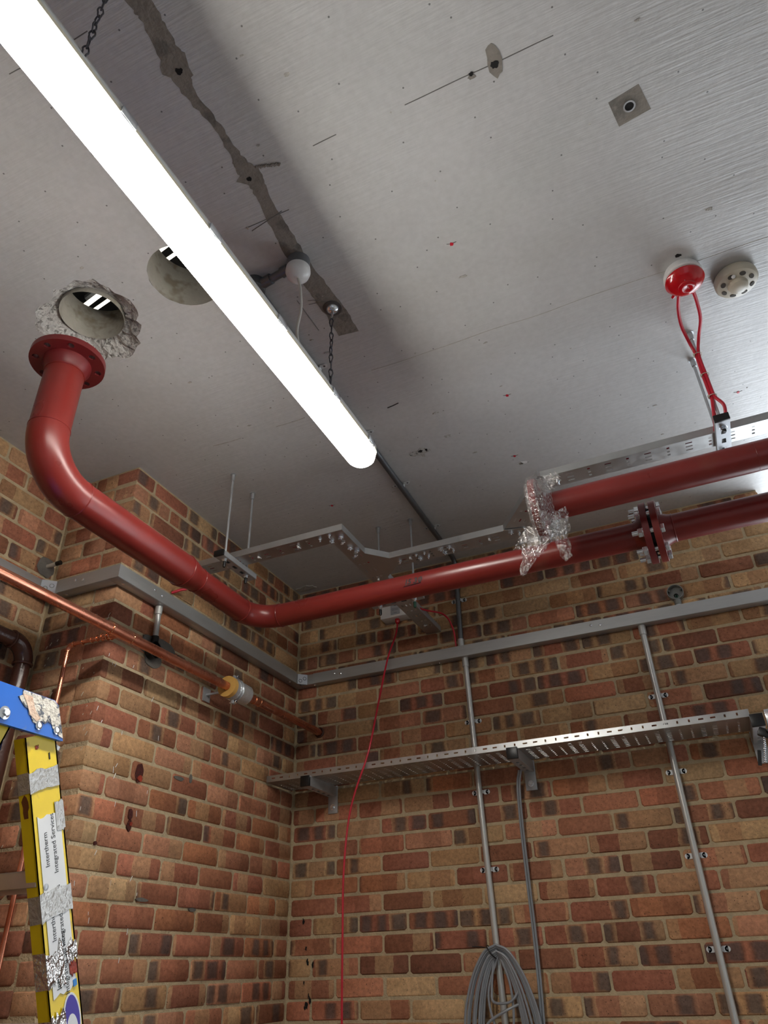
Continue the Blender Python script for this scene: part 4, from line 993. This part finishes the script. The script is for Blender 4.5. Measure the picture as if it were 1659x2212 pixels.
# ------------------------------------------------------------------ ceiling rose, flex, chains, batten light
jb = thing('ceiling_rose', (1.10, -1.96, HC), 'grey conduit box with a white domed cover and flex on the ceiling', 'ceiling rose')
MB().lathe((1.098, -1.958, HC), (0, 0, -1), [(0, 0.0345), (0.038, 0.0345)], 32).build('back_box', GREYP, jb)
MB().lathe((1.098, -1.958, HC - 0.036), (0, 0, -1), [(0, 0.036), (0.014, 0.037), (0.028, 0.033), (0.040, 0.018), (0.042, 0.006)], 32).build('cover', WHITE, jb)
MB().cyl((1.066, -1.958, HC - 0.018), (0.970, -1.945, HC - 0.018), 0.0125, 16).build('stub_conduit', DCONDUIT, jb)
MB().cyl((1.066, -1.958, HC - 0.018), (1.040, -1.954, HC - 0.018), 0.0165, 16).build('coupler', DCONDUIT, jb)
MB().cyl((1.000, -1.950, HC - 0.018), (0.965, -1.945, HC - 0.018), 0.0165, 16).build('coupler', DCONDUIT, jb)
MB().lathe((0.938, -1.944, HC), (0, 0, -1), [(0, 0.033), (0.032, 0.033), (0.034, 0.030)], 28).build('tee_box', DCONDUIT, jb)
LXC, LYA, LYB = 1.066, -1.425, -2.985
cable('light_flex', [(1.099, -1.958, HC - 0.076), (1.104, -1.950, 3.235), (1.094, -1.925, 3.18), (1.072, -1.905, 3.12), (1.068, -1.875, 3.07), (1.060, -1.83, 3.045)], 0.0042, FLEX, 'white flex hanging from the ceiling rose to the batten light', 'flex')
lb = thing('batten_light', (LXC, (LYA + LYB) / 2, 3.03), 'long lit opal batten light hung on two chains', 'light')
def stadium(w_, ext, n=12):
    o = []
    for i in range(n + 1): a = -PI / 2 + PI * i / n - PI / 2 + PI / 2; o.append((LXC + w_ * math.cos(PI * i / n), LYA - 0.045 + ext + (w_ + ext * 0) * math.sin(PI * i / n)))
    for i in range(n + 1): o.append((LXC - w_ * math.cos(PI * i / n), LYB + 0.045 - ext - w_ * math.sin(PI * i / n)))
    return o
def loft(levels):
    mb = MB(); n = None; vs = []; fs = []
    for w_, z in levels:
        s_ = stadium(w_, 0.0); n = len(s_); vs += [(x, y, z) for x, y in s_]
    for k in range(len(levels) - 1):
        for i in range(n): j = (i + 1) % n; fs.append((k * n + i, k * n + j, (k + 1) * n + j, (k + 1) * n + i))
    fs.append(tuple(range(n))); fs.append(tuple(range((len(levels) - 1) * n, len(levels) * n)))
    return mb.add(vs, fs)
LIP = 2.992
loft([(0.050, LIP), (0.051, LIP + 0.008), (0.040, LIP + 0.012), (0.037, LIP + 0.040), (0.033, LIP + 0.045)]).build('housing', pm('pale_grey_housing', (206, 206, 202), 0.4), lb, True, 50)
loft([(0.051, LIP), (0.051, LIP - 0.010), (0.048, LIP - 0.012)]).build('lens_lip', pm('cream_lens_lip', (232, 224, 200), 0.3), lb, True, 50)
loft([(0.0475, LIP - 0.0125), (0.0465, LIP - 0.026), (0.043, LIP - 0.038), (0.035, LIP - 0.046), (0.022, LIP - 0.050)]).build('diffuser', LED, lb, True, 60)
for y in (-2.930, -2.640, -2.350, -2.052, -1.745, -1.500):
    for s in (-1, 1):
        c = MB(); c.box((LXC + s * 0.0525, y, LIP - 0.001), (0.006, 0.042, 0.024), None, 0.0015); c.box((LXC + s * 0.049, y, LIP - 0.014), (0.006, 0.042, 0.003)); c.build('toggle_clip', ZINC, lb)
def chain(x, y, ztop, zbot, label):
    t_ = thing('hanging_chain', (x, y, zbot), label, 'chain', 'chains of the batten light'); L = 0.034; k = 0; z = ztop
    while z - L > zbot - 0.02:
        a = (k % 2) * PI / 2 + 0.4 + 0.25 * k; d = Vector((math.cos(a), math.sin(a), 0)); c = Vector((x + random.uniform(-.001, .001), y, z - L / 2)); p = []
        for i in range(18):
            th = 2 * PI * i / 18; ww = 0.0062 if math.sin(th) > 0 else 0.0042
            p.append(c + d * (ww * math.cos(th)) + Vector((0, 0, (L / 2 + 0.002) * math.sin(th))))
        MB().tube(p, 0.0018, 6, closed=True).build('link', pm('dark_chain_steel', (92, 92, 98), 0.4, 0.8), t_); z -= L - 0.0035; k += 1
chain(1.109, -1.765, 3.290, 3.005, 'steel chain holding the visible rounded end of the batten light')
chain(1.109, -2.760, 3.320, 3.030, 'steel chain at the top edge holding the near end of the batten light')
for y, lbl in ((-1.755, 'round ceiling plate with a hook above the batten chain'), (-2.760, 'second ceiling hook plate, for the near chain')):
    hk = thing('ceiling_hook', (1.106, y, HC), lbl, 'hook')
    MB().lathe((1.106, y, HC), (0, 0, -1), [(0, 0.031), (0.0025, 0.030)], 32).build('plate', pm('dull_hook_plate', (92, 90, 88), 0.5, 0.4), hk)
    MB().lathe((1.106, y, HC - 0.002), (0, 0, -1), [(0, 0.020), (0.008, 0.018), (0.014, 0.011), (0.016, 0.004)], 24).build('dome', ZINC, hk)
    MB().tube([Vector((1.108, y - 0.008, HC - 0.014)), Vector((1.109, y - 0.010, HC - 0.045)), Vector((1.109, y - 0.009, HC - 0.062)), Vector((1.109, y - 0.002, HC - 0.045)), Vector((1.108, y + 0.003, HC - 0.015))], 0.002, 6).build('hook_wire', ZINC, hk)

# ------------------------------------------------------------------ fire sounder and smoke detector
S = (2.140, -1.425)
so = thing('alarm_sounder', (S[0], S[1], HC), 'red translucent alarm sounder on a white base on the ceiling', 'alarm')
MB().lathe((*S, HC), (0, 0, -1), [(0, 0.050), (0.014, 0.056), (0.026, 0.058), (0.030, 0.054)], 40).build('base', WHITE, so)
MB().lathe((*S, HC - 0.029), (0, 0, -1), [(0, 0.048), (0.010, 0.050)], 40).build('clear_collar', pm('pale_collar', (196, 198, 200), 0.2), so)
MB().lathe((*S, HC - 0.037), (0, 0, -1), [(0, 0.054), (0.002, 0.057), (0.007, 0.0575), (0.010, 0.055), (0.020, 0.050), (0.030, 0.038), (0.034, 0.027), (0.038, 0.026), (0.041, 0.020), (0.041, 0.012), (0.038, 0.006)], 40).build('red_cover', REDP, so)
MB().torus((*S, HC - 0.0745), (0, 0, 1), 0.0235, 0.0015, 30, 6).build('cover_ring', pm('light_red_edge', (232, 80, 88), 0.2), so)
for i in range(9): MB().box((S[0] - 0.008 + 0.002 * i, S[1] - 0.045 + 0.008 * i, HC - 0.056 - 0.021 * math.sin(i / 8 * 2.8)), (0.0014, 0.003, 0.002)).build('embossed_dash', STICK, so, False)
MB().box((S[0] + 0.008, S[1] + 0.053, HC - 0.042), (0.022, 0.012, 0.010), None, 0.002).build('latch', REDP, so)
MB().lathe((S[0] - 0.034, S[1] + 0.045, HC - 0.041), (-.5, .8, 0), [(0, 0.006), (0.012, 0.005), (0.014, 0.002)], 12).build('pull_tab', REDP, so)
MB().poly([(S[0] - 0.006, S[1] - 0.0562, HC - 0.026), (S[0] + 0.018, S[1] - 0.0545, HC - 0.026), (S[0] + 0.018, S[1] - 0.0545, HC - 0.016), (S[0] - 0.006, S[1] - 0.0562, HC - 0.016)], (0, -1, 0)).build('base_label', STICK, so, False)
mark('fixing_hole', DARK, S[0] - 0.004, S[1] - 0.067, 0.007, 300, (1.3, .9), 0.3, 0.002)
D = (2.289, -1.335)
sd = thing('smoke_detector', (D[0], D[1], HC), 'cream domed smoke detector right of the red sounder', 'detector')
MB().lathe((*D, HC), (0, 0, -1), [(0, 0.055), (0.004, 0.060), (0.012, 0.063), (0.026, 0.063), (0.034, 0.058), (0.038, 0.046), (0.041, 0.030), (0.052, 0.027), (0.057, 0.020), (0.059, 0.008)], 48).build('housing', CREAM, sd)
for i in range(8):
    th = 2 * PI * i / 8 + 0.35; c = Vector((D[0] + 0.0435 * math.cos(th), D[1] + 0.0435 * math.sin(th), HC - 0.0385)); nz = Vector((math.cos(th) * .35, math.sin(th) * .35, -1)).normalized()
    MB().blob(c, 0.0092, 16, 0.0, 0, nz, 0.0016, (0.75, 1.0), ref=(math.cos(th), math.sin(th), 0)).build('vent', pm('vent_shadow', (74, 70, 64), 0.8), sd, False)
MB().lathe((D[0] - 0.012, D[1] - 0.040, HC - 0.0395), (0, -.25, -1), [(0, 0.006), (0.002, 0.006), (0.003, 0.003)], 16).build('indicator', WHITE, sd)
for k, tx in enumerate(('DO NOT', 'PAINT')):
    pass
# red cables from the sounder down the rod
ra_ = [(2.118, -1.374, 3.310), (2.112, -1.31, 3.312), (2.114, -1.24, 3.305), (2.128, -1.175, 3.285), (2.138, -1.150, 3.24), (2.137, -1.150, 3.15), (2.138, -1.150, 3.07), (2.138, -1.150, 3.05), (2.130, -1.140, 3.00), (2.126, -1.10, 2.978), (2.12, -1.05, 2.974)]
rb_ = [(2.160, -1.374, 3.310), (2.168, -1.32, 3.308), (2.172, -1.25, 3.300), (2.158, -1.18, 3.285), (2.146, -1.153, 3.24), (2.146, -1.152, 3.15), (2.147, -1.152, 3.07), (2.150, -1.155, 3.05), (2.164, -1.155, 3.015), (2.160, -1.13, 2.985), (2.15, -1.06, 2.974)]
cable('fire_alarm_cable', ra_, 0.0052, REDC, 'left one of two red cables from the sounder down the hanger rod', group='sounder cables')
cable('fire_alarm_cable', rb_, 0.0052, REDC, 'right one of two red cables from the sounder down the hanger rod', group='sounder cables')
for z, lbl in ((3.245, 'topmost'), (3.155, 'middle'), (3.065, 'lowest')):
    kt = thing('cable_tie', (2.143, -1.148, z), f'{lbl} white cable tie binding the red cables to the hanger rod', 'cable tie', 'ties on the sounder cables')
    MB().torus((2.143, -1.147, z), (0, 0, 1), 0.0125, 0.0015, 20, 5).build('loop', CREAM, kt); MB().box((2.131, -1.156, z - 0.004), (0.005, 0.006, 0.009)).build('head', CREAM, kt, False)

# ------------------------------------------------------------------ interface box and its red lead
ib = thing('interface_box', (0.58, 0, 3.07), 'white plastic box on the back wall behind the red pipe', 'box')
MB().bb((0.508, -0.068, 3.068), (0.668, 0.0, 3.165), 0.004).build('enclosure', WHITE, ib)
MB().poly([(0.566, -0.0685, 3.080), (0.616, -0.0685, 3.080), (0.616, -0.0685, 3.150), (0.566, -0.0685, 3.150)], (0, -1, 0), 0.0006).build('label_plate', CLEARB, ib, False)
for z, wv in ((3.105, 0.036), (3.112, 0.040), (3.090, 0.016)): MB().box((0.591, -0.0694, z), (wv, 0.0006, 0.0018)).build('print_line', GREYP, ib, False)
MB().poly([(0.584, -0.0690, 3.128), (0.606, -0.0690, 3.128), (0.600, -0.0690, 3.137), (0.590, -0.0690, 3.134)], (0, -1, 0), 0.0004).build('print_logo', INK, ib, False)
MB().lathe((0.587, -0.034, 3.070), (0, 0, -1), [(0, 0.012), (0.016, 0.012), (0.024, 0.009), (0.026, 0.005)], 16).build('gland', REDP, ib)
cable('red_lead', [(0.587, -0.034, 3.046), (0.582, -0.05, 2.98), (0.560, -0.11, 2.84), (0.545, -0.19, 2.62), (0.530, -0.255, 2.42), (0.508, -0.265, 2.335), (0.450, -0.262, 2.20), (0.418, -0.260, 2.08), (0.400, -0.262, 1.90), (0.396, -0.262, 1.70), (0.394, -0.262, 1.40), (0.392, -0.25, 1.0), (0.41, -0.22, 0.5)], 0.0042, REDC, 'thin red lead hanging from the white box down over the perforated tray')

# ------------------------------------------------------------------ copper pipework
CX, CZ0, CZ1 = 0.138, 2.566, 2.556
cp_ = thing('copper_pipe', (CX, -1.2, CZ0), 'long bright copper pipe running past the pier into the back wall', 'copper pipe')
def cz(y): return 2.568 + 0.008 * y
MB().tube([(CX, 0.003, cz(0)), (CX, -1.0, cz(-1)), (CX, -2.9, cz(-2.9))], 0.0175, 24).build('main_pipe', COPPER, cp_)
MB().tube([(CX, -1.375, cz(-1.4)), (CX, -1.475, cz(-1.4))], 0.0190, 24).build('tee_fitting', COPPER, cp_)
for y in (-1.375, -1.475, -0.600, -0.562): MB().torus((CX, y, cz(y)), (0, 1, 0), 0.0182, 0.0020, 30, 6).build('solder_ring', SOLDER, cp_)
MB().cyl((CX, -0.600, cz(-.6)), (CX, -0.562, cz(-.6)), 0.0188, 24).build('coupling', COPPER, cp_)
MB().torus((CX, -0.006, 2.568), (0, 1, 0), 0.0215, 0.0045, 26, 8).build('wall_collar', BROWN, cp_)
by, bz = -1.425, cz(-1.42)
MB().lathe((CX, by, bz), (-1, 0, 0), [(0, 0.0150), (0.040, 0.0150), (0.052, 0.0120), (0.075, 0.0118), (0.085, 0.0090), (0.125, 0.0088)], 18).build('reducing_branch', COPPER, cp_)
for d_, r_ in ((0.040, 0.0156), (0.055, 0.0135), (0.078, 0.0125), (0.100, 0.0102), (0.124, 0.0096), (0.165, 0.0086), (0.205, 0.0090)): MB().torus((CX - d_, by, bz), (1, 0, 0), r_, 0.0016, 22, 6).build('solder_ring', SOLDER, cp_)
MB().cyl((CX - 0.12, by, bz), (CX - 0.205, by, bz), 0.0076, 16).build('branch_pipe', COPPER, cp_)
MB().tube(arc((CX - 0.205, by, bz - 0.024), (0, 0, 1), (-1, 0, 0), 0.024, 0, PI / 2, 10), 0.0086, 14).build('branch_elbow', COPPER, cp_)
MB().torus((CX - 0.229, by, bz - 0.024), (0, 0, 1), 0.0088, 0.0015, 20, 6).build('solder_ring', SOLDER, cp_)
MB().torus((CX - 0.229, by, bz - 0.045), (0, 0, 1), 0.0080, 0.0012, 20, 6).build('solder_ring', SOLDER, cp_)
MB().tube([(CX - 0.229, by, bz - 0.022), (CX - 0.229, by, 0.6)], 0.0075, 14).build('drop_pipe', COPPER, cp_)
# insulated clamp
cl = thing('pipe_clamp', (CX, -0.74, 2.56), 'insulated pipe clamp with a yellow insert on the copper pipe', 'clamp')
c0 = Vector((CX, -0.800, cz(-.8)))
MB().lathe(c0, (0, 1, 0), [(0, 0.0178), (0.0, 0.043), (0.022, 0.043)], 32, False).build('insert', WOOD, cl)
MB().lathe(c0 + Vector((0, 0.022, 0)), (0, 1, 0), [(0, 0.0425), (0.11, 0.0425), (0.11, 0.018)], 32, False).build('foil_sleeve', pm('sleeve_film', (196, 196, 196), 0.25, 0.5, 0.08, 40, 0.4, 60), cl)
for o_ in (0.045, 0.062): MB().torus(c0 + Vector((0, o_, 0)), (0, 1, 0), 0.0436, 0.0030, 36, 6).build('clamp_band', ZINC, cl)
for s in (-1, 1):
    p = c0 + Vector((0.0, 0.052, s * 0.052)); MB().box(p, (0.010, 0.020, 0.014), None, 0.001).build('clamp_ear', GALV, cl); MB().cyl(p + Vector((-0.016, 0, 0)), p + Vector((0.018, 0, 0)), 0.004, 10).build('clamp_screw', ZINC, cl); MB().hexp(p + Vector((0.012, 0, 0)), (1, 0, 0), 0.006, 0.0075).build('clamp_nut', ZINC, cl)
MB().cyl((0.004, -0.748, cz(-.75)), (CX - 0.040, -0.748, cz(-.75)), 0.005, 10).build('stud', GALV, cl)
MB().bb((0.0, -0.772, cz(-.75) - 0.028), (0.004, -0.724, cz(-.75) + 0.028)).build('wall_plate', GALV, cl, False)

# brown soil pipe in the recess
bp_ = thing('brown_pipe', (-0.278, -1.440, 1.0), 'dark brown gloss painted pipe turning down in the recess behind the ladder', 'pipe')
bzp = 2.585
MB().tube([(-0.278, -1.440, bzp - 0.068), (-0.278, -1.440, 0.3)], 0.0275, 24).build('down_pipe', BROWN, bp_)
MB().tube([(-0.278, -1.506, bzp), (-0.278, -2.6, bzp + 0.01)], 0.0275, 24).build('branch_pipe', BROWN, bp_)
MB().tube(arc((-0.278, -1.504, bzp - 0.064), (0, 0, 1), (0, 1, 0), 0.064, 0, PI / 2, 12), 0.0315, 24).build('elbow', BROWN, bp_)
MB().torus((-0.278, -1.440, bzp - 0.070), (0, 0, 1), 0.0295, 0.006, 28, 8).build('collar', BROWN, bp_); MB().torus((-0.278, -1.510, bzp), (0, 1, 0), 0.0285, 0.005, 28, 8).build('collar', BROWN, bp_)
MB().box((-0.312, -1.545, bzp - 0.035), (0.05, 0.03, 0.02), None, 0.004).build('clip', BLACK, bp_)
# sawn-off stub on the recess wall
sp = thing('pipe_stub', (-DR, -1.392, 2.943), 'small cut pipe stub in a mortar collar above the trunking corner', 'pipe stub')
MB().lathe((-DR, -1.392, 2.943), (1, 0, 0), [(0, 0.042), (0.004, 0.036), (0.008, 0.016), (0.0085, 0.010)], 20, True, None, 0.08).build('mortar_collar', PATCHM, sp)
MB().cyl((-DR, -1.392, 2.943), (-DR + 0.055, -1.388, 2.947), 0.0085, 14).build('stub', CREAM, sp); MB().cyl((-DR + 0.05, -1.388, 2.947), (-DR + 0.070, -1.387, 2.948), 0.0092, 14).build('stub_end', BLACK, sp)
rp = thing('red_tag', (0.0, -1.03, 2.91), 'short red plastic end sticking out of the pier under the large pipe', 'plug')
MB().tube([(0.0, -1.045, 2.905), (0.03, -1.03, 2.918), (0.05, -1.015, 2.925)], 0.006, 8).build('plug_body', REDC, rp)

# ------------------------------------------------------------------ grey cables and coil on the left wall conduit
dz_ = [(1.118, -0.06, 2.262), (1.100, -0.045, 2.20), (1.090, -0.030, 2.05), (1.088, -0.028, 1.85), (1.088, -0.028, 1.65), (1.083, -0.030, 1.45), (1.070, -0.035, 1.25), (1.04, -0.045, 1.05), (1.00, -0.05, 1.02)]
for k, lbl in enumerate(('left one of the pair of grey cables dropping from the middle bracket', 'right one of the pair of grey cables dropping from the middle bracket')):
    cable('grey_cable', [(x + 0.0095 * k, y - 0.001 * k, z) for x, y, z in dz_], 0.0046, GREYC, lbl, group='grey cables from the middle bracket')
co = thing('cable_coil', (0.952, -0.06, 1.63), 'coil of grey cable hung over the back wall conduit and tied', 'cable coil')
rc = random.Random(11)
def coil_loop(wl, wr, bot, y0, top):
    """closed drop-shaped loop hanging from the tie"""
    p = [(0.948, y0, top), (0.948 + wr * .38, y0 - .004, top - 0.030), (0.948 + wr * .80, y0 - .006, top - 0.14), (0.948 + wr, y0 - .003, top - 0.30), (0.948 + wr * .8, y0, bot + 0.10), (0.95, y0, bot), (0.948 - wl * .8, y0, bot + 0.10), (0.948 - wl, y0 - .003, top - 0.30), (0.948 - wl * .80, y0 - .006, top - 0.14), (0.948 - wl * .38, y0 - .004, top - 0.030), (0.948, y0, top)]
    return spline(p, 6)[:-1]
for i in range(9):
    mb = MB(); wl_, wr_ = 0.085 + 0.008 * i + rc.uniform(-.004, .004), 0.075 + 0.0085 * i + rc.uniform(-.004, .004)
    mb.tube(coil_loop(wl_, wr_, 1.06 - 0.02 * i + rc.uniform(-.02, .02), -0.046 - 0.0052 * (i % 5) - 0.004 * (i // 5), 1.598 + 0.0052 * i), 0.0046, 8, closed=True); mb.build('loop', GREYC, co)
for p in (((0.93, -0.05, 1.60), (0.915, -0.06, 1.50), (0.92, -0.07, 1.46), (0.97, -0.075, 1.455), (1.0, -0.07, 1.47), (1.02, -0.06, 1.50)), ((0.955, -0.05, 1.60), (0.985, -0.06, 1.52), (0.99, -0.065, 1.42), (0.97, -0.07, 1.30), (0.95, -0.07, 1.15)),
          ((1.01, -0.06, 1.45), (0.96, -0.075, 1.43), (0.90, -0.075, 1.40), (0.87, -0.07, 1.36), (0.85, -0.06, 1.28)), ((0.945, -0.05, 1.60), (0.90, -0.06, 1.48), (0.93, -0.07, 1.36), (0.99, -0.07, 1.30), (1.0, -0.06, 1.2))):
    MB().tube(spline(p, 8), 0.0046, 8).build('loose_strand', GREYC, co)
MB().torus((0.926, -0.056, 1.617), (0.75, 0, 0.55), 0.027, 0.0022, 24, 6).build('black_tie', BLACK, co); MB().tube([(0.918, -0.070, 1.628), (0.895, -0.075, 1.634), (0.858, -0.078, 1.636)], 0.0018, 6).build('tie_tail', BLACK, co)

# ------------------------------------------------------------------ step ladder, left foreground
XL = 0.600
ld = thing('step_ladder', (0.4, -2.1, 0), 'yellow fibreglass step ladder with a blue top and taped labels', 'ladder')
rdir = Vector((0, 0.392, -0.920)).normalized(); rperp = Vector((0, 0.920, 0.392)).normalized(); rtop = Vector((XL, -2.067, 1.995)); RW = 0.079
def rail(s, t_, x=0.0): return rtop + rdir * s + rperp * t_ + Vector((x, 0, 0))
def front_rail(xo, sgn):
    mb = MB(); L = 2.15; th = 0.0035; dp = 0.030
    def slab(ta, tb, xa, xb):
        P = [rail(s, t_, x) for s in (0, L) for t_ in (ta, tb) for x in (xa, xb)]
        mb.add([p + Vector((xo, 0, 0)) for p in P], [(0, 1, 3, 2), (4, 6, 7, 5), (0, 4, 5, 1), (2, 3, 7, 6), (0, 2, 6, 4), (1, 5, 7, 3)])
    slab(-RW / 2, RW / 2, -th * sgn, 0); slab(-RW / 2, -RW / 2 + th, -dp * sgn, 0); slab(RW / 2 - th, RW / 2, -dp * sgn, 0)
    return mb.build('front_rail', YELLOW, ld, False)
fr = front_rail(0, 1); front_rail(-0.42, -1)
rd2 = Vector((0, -0.30, -0.954)).normalized(); rp2 = Vector((0, 0.954, -0.30)).normalized(); rt2 = Vector((XL - 0.004, -2.163, 2.02))
def rear_rail(xo, sgn):
    mb = MB()
    for ta, tb, xa, xb in ((-0.03, 0.03, -0.0035 * sgn, 0), (-0.03, -0.0265, -0.028 * sgn, 0), (0.0265, 0.03, -0.028 * sgn, 0)):
        P = [rt2 + rd2 * s + rp2 * t_ + Vector((x + xo, 0, 0)) for s in (0, 2.1) for t_ in (ta, tb) for x in (xa, xb)]
        mb.add(P, [(0, 1, 3, 2), (4, 6, 7, 5), (0, 4, 5, 1), (2, 3, 7, 6), (0, 2, 6, 4), (1, 5, 7, 3)])
    mb.build('rear_rail', YELLOW, ld, False)
rear_rail(0, 1); rear_rail(-0.41, -1)
# blue top cap: side plates and platform
def cap_plate(xa, xb, mat=BLUE):
    P = [(-2.42, 2.064), (-2.060, 2.068), (-2.046, 2.060), (-2.016, 1.992), (-2.42, 1.986)]
    mb = MB(); mb.add([(x, y, z) for x in (xa, xb) for y, z in P], [(0, 1, 2, 3, 4), (9, 8, 7, 6, 5)] + [(i, 5 + i, 5 + (i + 1) % 5, (i + 1) % 5) for i in range(5)])
    return mb.build('top_cap_side', mat, ld, True, 30)
cps = cap_plate(XL + 0.001, XL + 0.012); cap_plate(0.165, 0.176)
MB().bb((0.17, -2.415, 2.052), (XL + 0.004, -2.062, 2.066), 0.002).build('top_platform', BLUE, ld)
MB().bb((0.18, -2.40, 1.992), (XL - 0.032, -2.36, 2.05)).build('cap_web', DBLUE, ld, False); MB().bb((0.18, -2.13, 1.955), (XL - 0.034, -2.125, 2.05)).build('cap_web', DBLUE, ld, False)
xf = XL + 0.0125
for y, z, r_ in ((-2.176, 2.010, 0.013), (-2.088, 2.007, 0.0085), (-2.040, 2.009, 0.0085), (-2.176, 1.972, 0.011)):
    b = MB(); b.lathe((xf - (0.0 if z > 1.99 else 0.0135), y, z), (1, 0, 0), [(0, r_), (0.0022, r_), (0.003, r_ * .6), (0.004, r_ * .5)], 20); bb_ = b.build('rivet', ZINC, ld)
    if r_ > 0.012: MB().hexp((xf + 0.003, y, z), (1, 0, 0), 0.006, 0.0075).build('bolt_head', ZINC, bb_, True, 25)
MB().poly([(xf, y, z) for y, z in ((-2.146, 2.0655), (-2.10, 2.0665), (-2.062, 2.0665), (-2.047, 2.058), (-2.034, 2.030), (-2.019, 1.997), (-2.030, 1.999), (-2.040, 2.007), (-2.050, 2.010), (-2.056, 2.018), (-2.066, 2.020), (-2.074, 2.014), (-2.086, 2.017), (-2.094, 2.009), (-2.104, 2.010), (-2.112, 2.020), (-2.118, 2.022), (-2.121, 2.032), (-2.132, 2.034), (-2.148, 2.046), (-2.153, 2.050), (-2.143, 2.056))], (1, 0, 0), 0.0012).build('plaster_splash', SPLAT, ld, False)
MB().poly([(xf + .001, -2.145, 2.058), (xf + .001, -2.12, 2.058), (xf + .001, -2.105, 2.034), (xf + .001, -2.088, 2.022), (xf + .001, -2.096, 2.013), (xf + .001, -2.116, 2.022), (xf + .001, -2.13, 2.042)], (1, 0, 0), 0.001).build('plaster_splash', SPLATO, ld, False)
sp_ = MB(); sp_.box((XL - 0.02, -2.030, 2.020), (0.03, 0.02, 0.035), None, 0.004); sp_.cyl((XL - 0.02, -2.030, 1.995), (XL - 0.02, -2.005, 1.985), 0.006, 10); sp_.hexp((XL - 0.02, -2.005, 1.985), (0, 1, -.3), 0.008, 0.009); sp_.build('spreader_hinge', GALV, ld)
# treads and spreader
for i, s in enumerate((0.285, 0.565, 0.845, 1.125, 1.405, 1.685, 1.95)):
    c = rail(s, 0); mb = MB(); mb.bb((0.190, c.y - 0.040, c.z - 0.016), (XL - 0.004, c.y + 0.036, c.z + 0.016), 0.002); td = mb.build('tread', ALU, ld)
    MB().lathe(rail(s + 0.006, -0.022, 0), (1, 0, 0), [(0, 0.0065), (0.0018, 0.0062), (0.003, 0.003)], 14).build('rivet', GALV, td)
# tapes, sticker, lettering on the near rail
def strip(nm, mat, s0, s1, t0, t1, lift, seed, jag=0.003, wrap=False):
    rq = random.Random(seed); n_ = 7
    top = [rail(s0 + rq.uniform(-jag, jag), t0 + (t1 - t0) * i / n_, lift) for i in range(n_ + 1)]; bot = [rail(s1 + rq.uniform(-jag, jag), t1 + (t0 - t1) * i / n_, lift) for i in range(n_ + 1)]
    mb = MB(); mb.poly(top + bot, (1, 0, 0), 0.0003)
    if wrap:
        e = -RW / 2 - 0.0008; mb.add([rail(s0, e, lift), rail(s0 + .002, e, -0.029), rail(s1 + .003, e, -0.029), rail(s1, e, lift)], [(0, 1, 2, 3)])
    return mb.build(nm, mat, ld, False)
sl = strip('label_sticker', STICK, 0.160, 0.492, -0.028, 0.030, 0.0012, 1, 0.004)
strip('tape_band', TAPE, 0.068, 0.108, -RW / 2, RW / 2 - 0.004, 0.0020, 2, 0.003, True)
strip('tape_patch', TAPE, 0.140, 0.196, 0.018, RW / 2 + 0.001, 0.0020, 3, 0.003)
strip('tape_band', TAPE, 0.302, 0.352, -RW / 2, RW / 2, 0.0022, 4, 0.003, True)
strip('foil_patch', FOIL, 0.405, 0.470, -RW / 2, 0.004, 0.0028, 5, 0.014, True)
strip('foil_patch', FOIL, 0.410, 0.442, 0.012, RW / 2, 0.0026, 6, 0.008)
strip('foil_patch', FOIL, 0.525, 0.590, -RW / 2, -0.004, 0.0028, 7, 0.012, True)
strip('paint_smudge', MASTIC, 0.448, 0.470, 0.016, 0.034, 0.0030, 8, 0.005)
strip('blue_corner', BLUEP, 0.480, 0.492, 0.022, 0.031, 0.0022, 9, 0.001)
strip('scuff', MASTIC, 0.020, 0.026, -0.016, -0.008, 0.001, 10, 0.002); strip('scuff', INK, 0.040, 0.052, 0.016, 0.019, 0.001, 11, 0.002)
MB().blob(rail(0.135, -RW / 2 - 0.0005, -0.014), 0.012, 12, 0.3, 5, -rperp, 0.0005, (.7, 1.6), ref=(1, 0, 0)).build('rust_stain', pm('rust_stain_tone', (110, 58, 20), 0.6), ld, False)
def lettering(txt, size, s_start, t_base):
    mbt, wd_ = text_mb(txt, size, lambda a, b: rail(s_start - a, t_base - b, 0.0019)); return mbt.build('lettering', INK, sl, False)
for s0 in (0.262, 0.400, 0.487):
    lettering('Intertherm' if s0 != 0.400 else 'Intertherm', 0.0150, s0 - 0.005, -0.008)
    lettering('Integrated Services', 0.0150, s0 + 0.012, 0.012)
lg = MB(); rl = []
for i in range(28):
    th = 2 * PI * i / 28; rl.append(rail(0.548 + 0.050 * math.cos(th), 0.012 + 0.022 * math.sin(th), 0.0012))
lgo = MB().poly(rl, (1, 0, 0), 0.0004).build('logo_sticker', STICK, ld, False)
MB().poly([rail(0.548 + 0.046 * math.cos(2 * PI * i / 28), 0.012 + 0.0185 * math.sin(2 * PI * i / 28), 0.0017) for i in range(28)], (1, 0, 0), 0.0003).build('logo_print', PURPLE, lgo, False)
MB().poly([rail(0.565 + 0.030 * math.cos(2 * PI * i / 24), 0.010 + 0.014 * math.sin(2 * PI * i / 24), 0.0021) for i in range(24)], (1, 0, 0), 0.0003).build('logo_print', STICK, lgo, False)
mbt, _ = text_mb('M', 0.026, lambda a, b: rail(0.582 - a, 0.016 - b, 0.0026)); mbt.build('logo_print', INK, lgo, False)
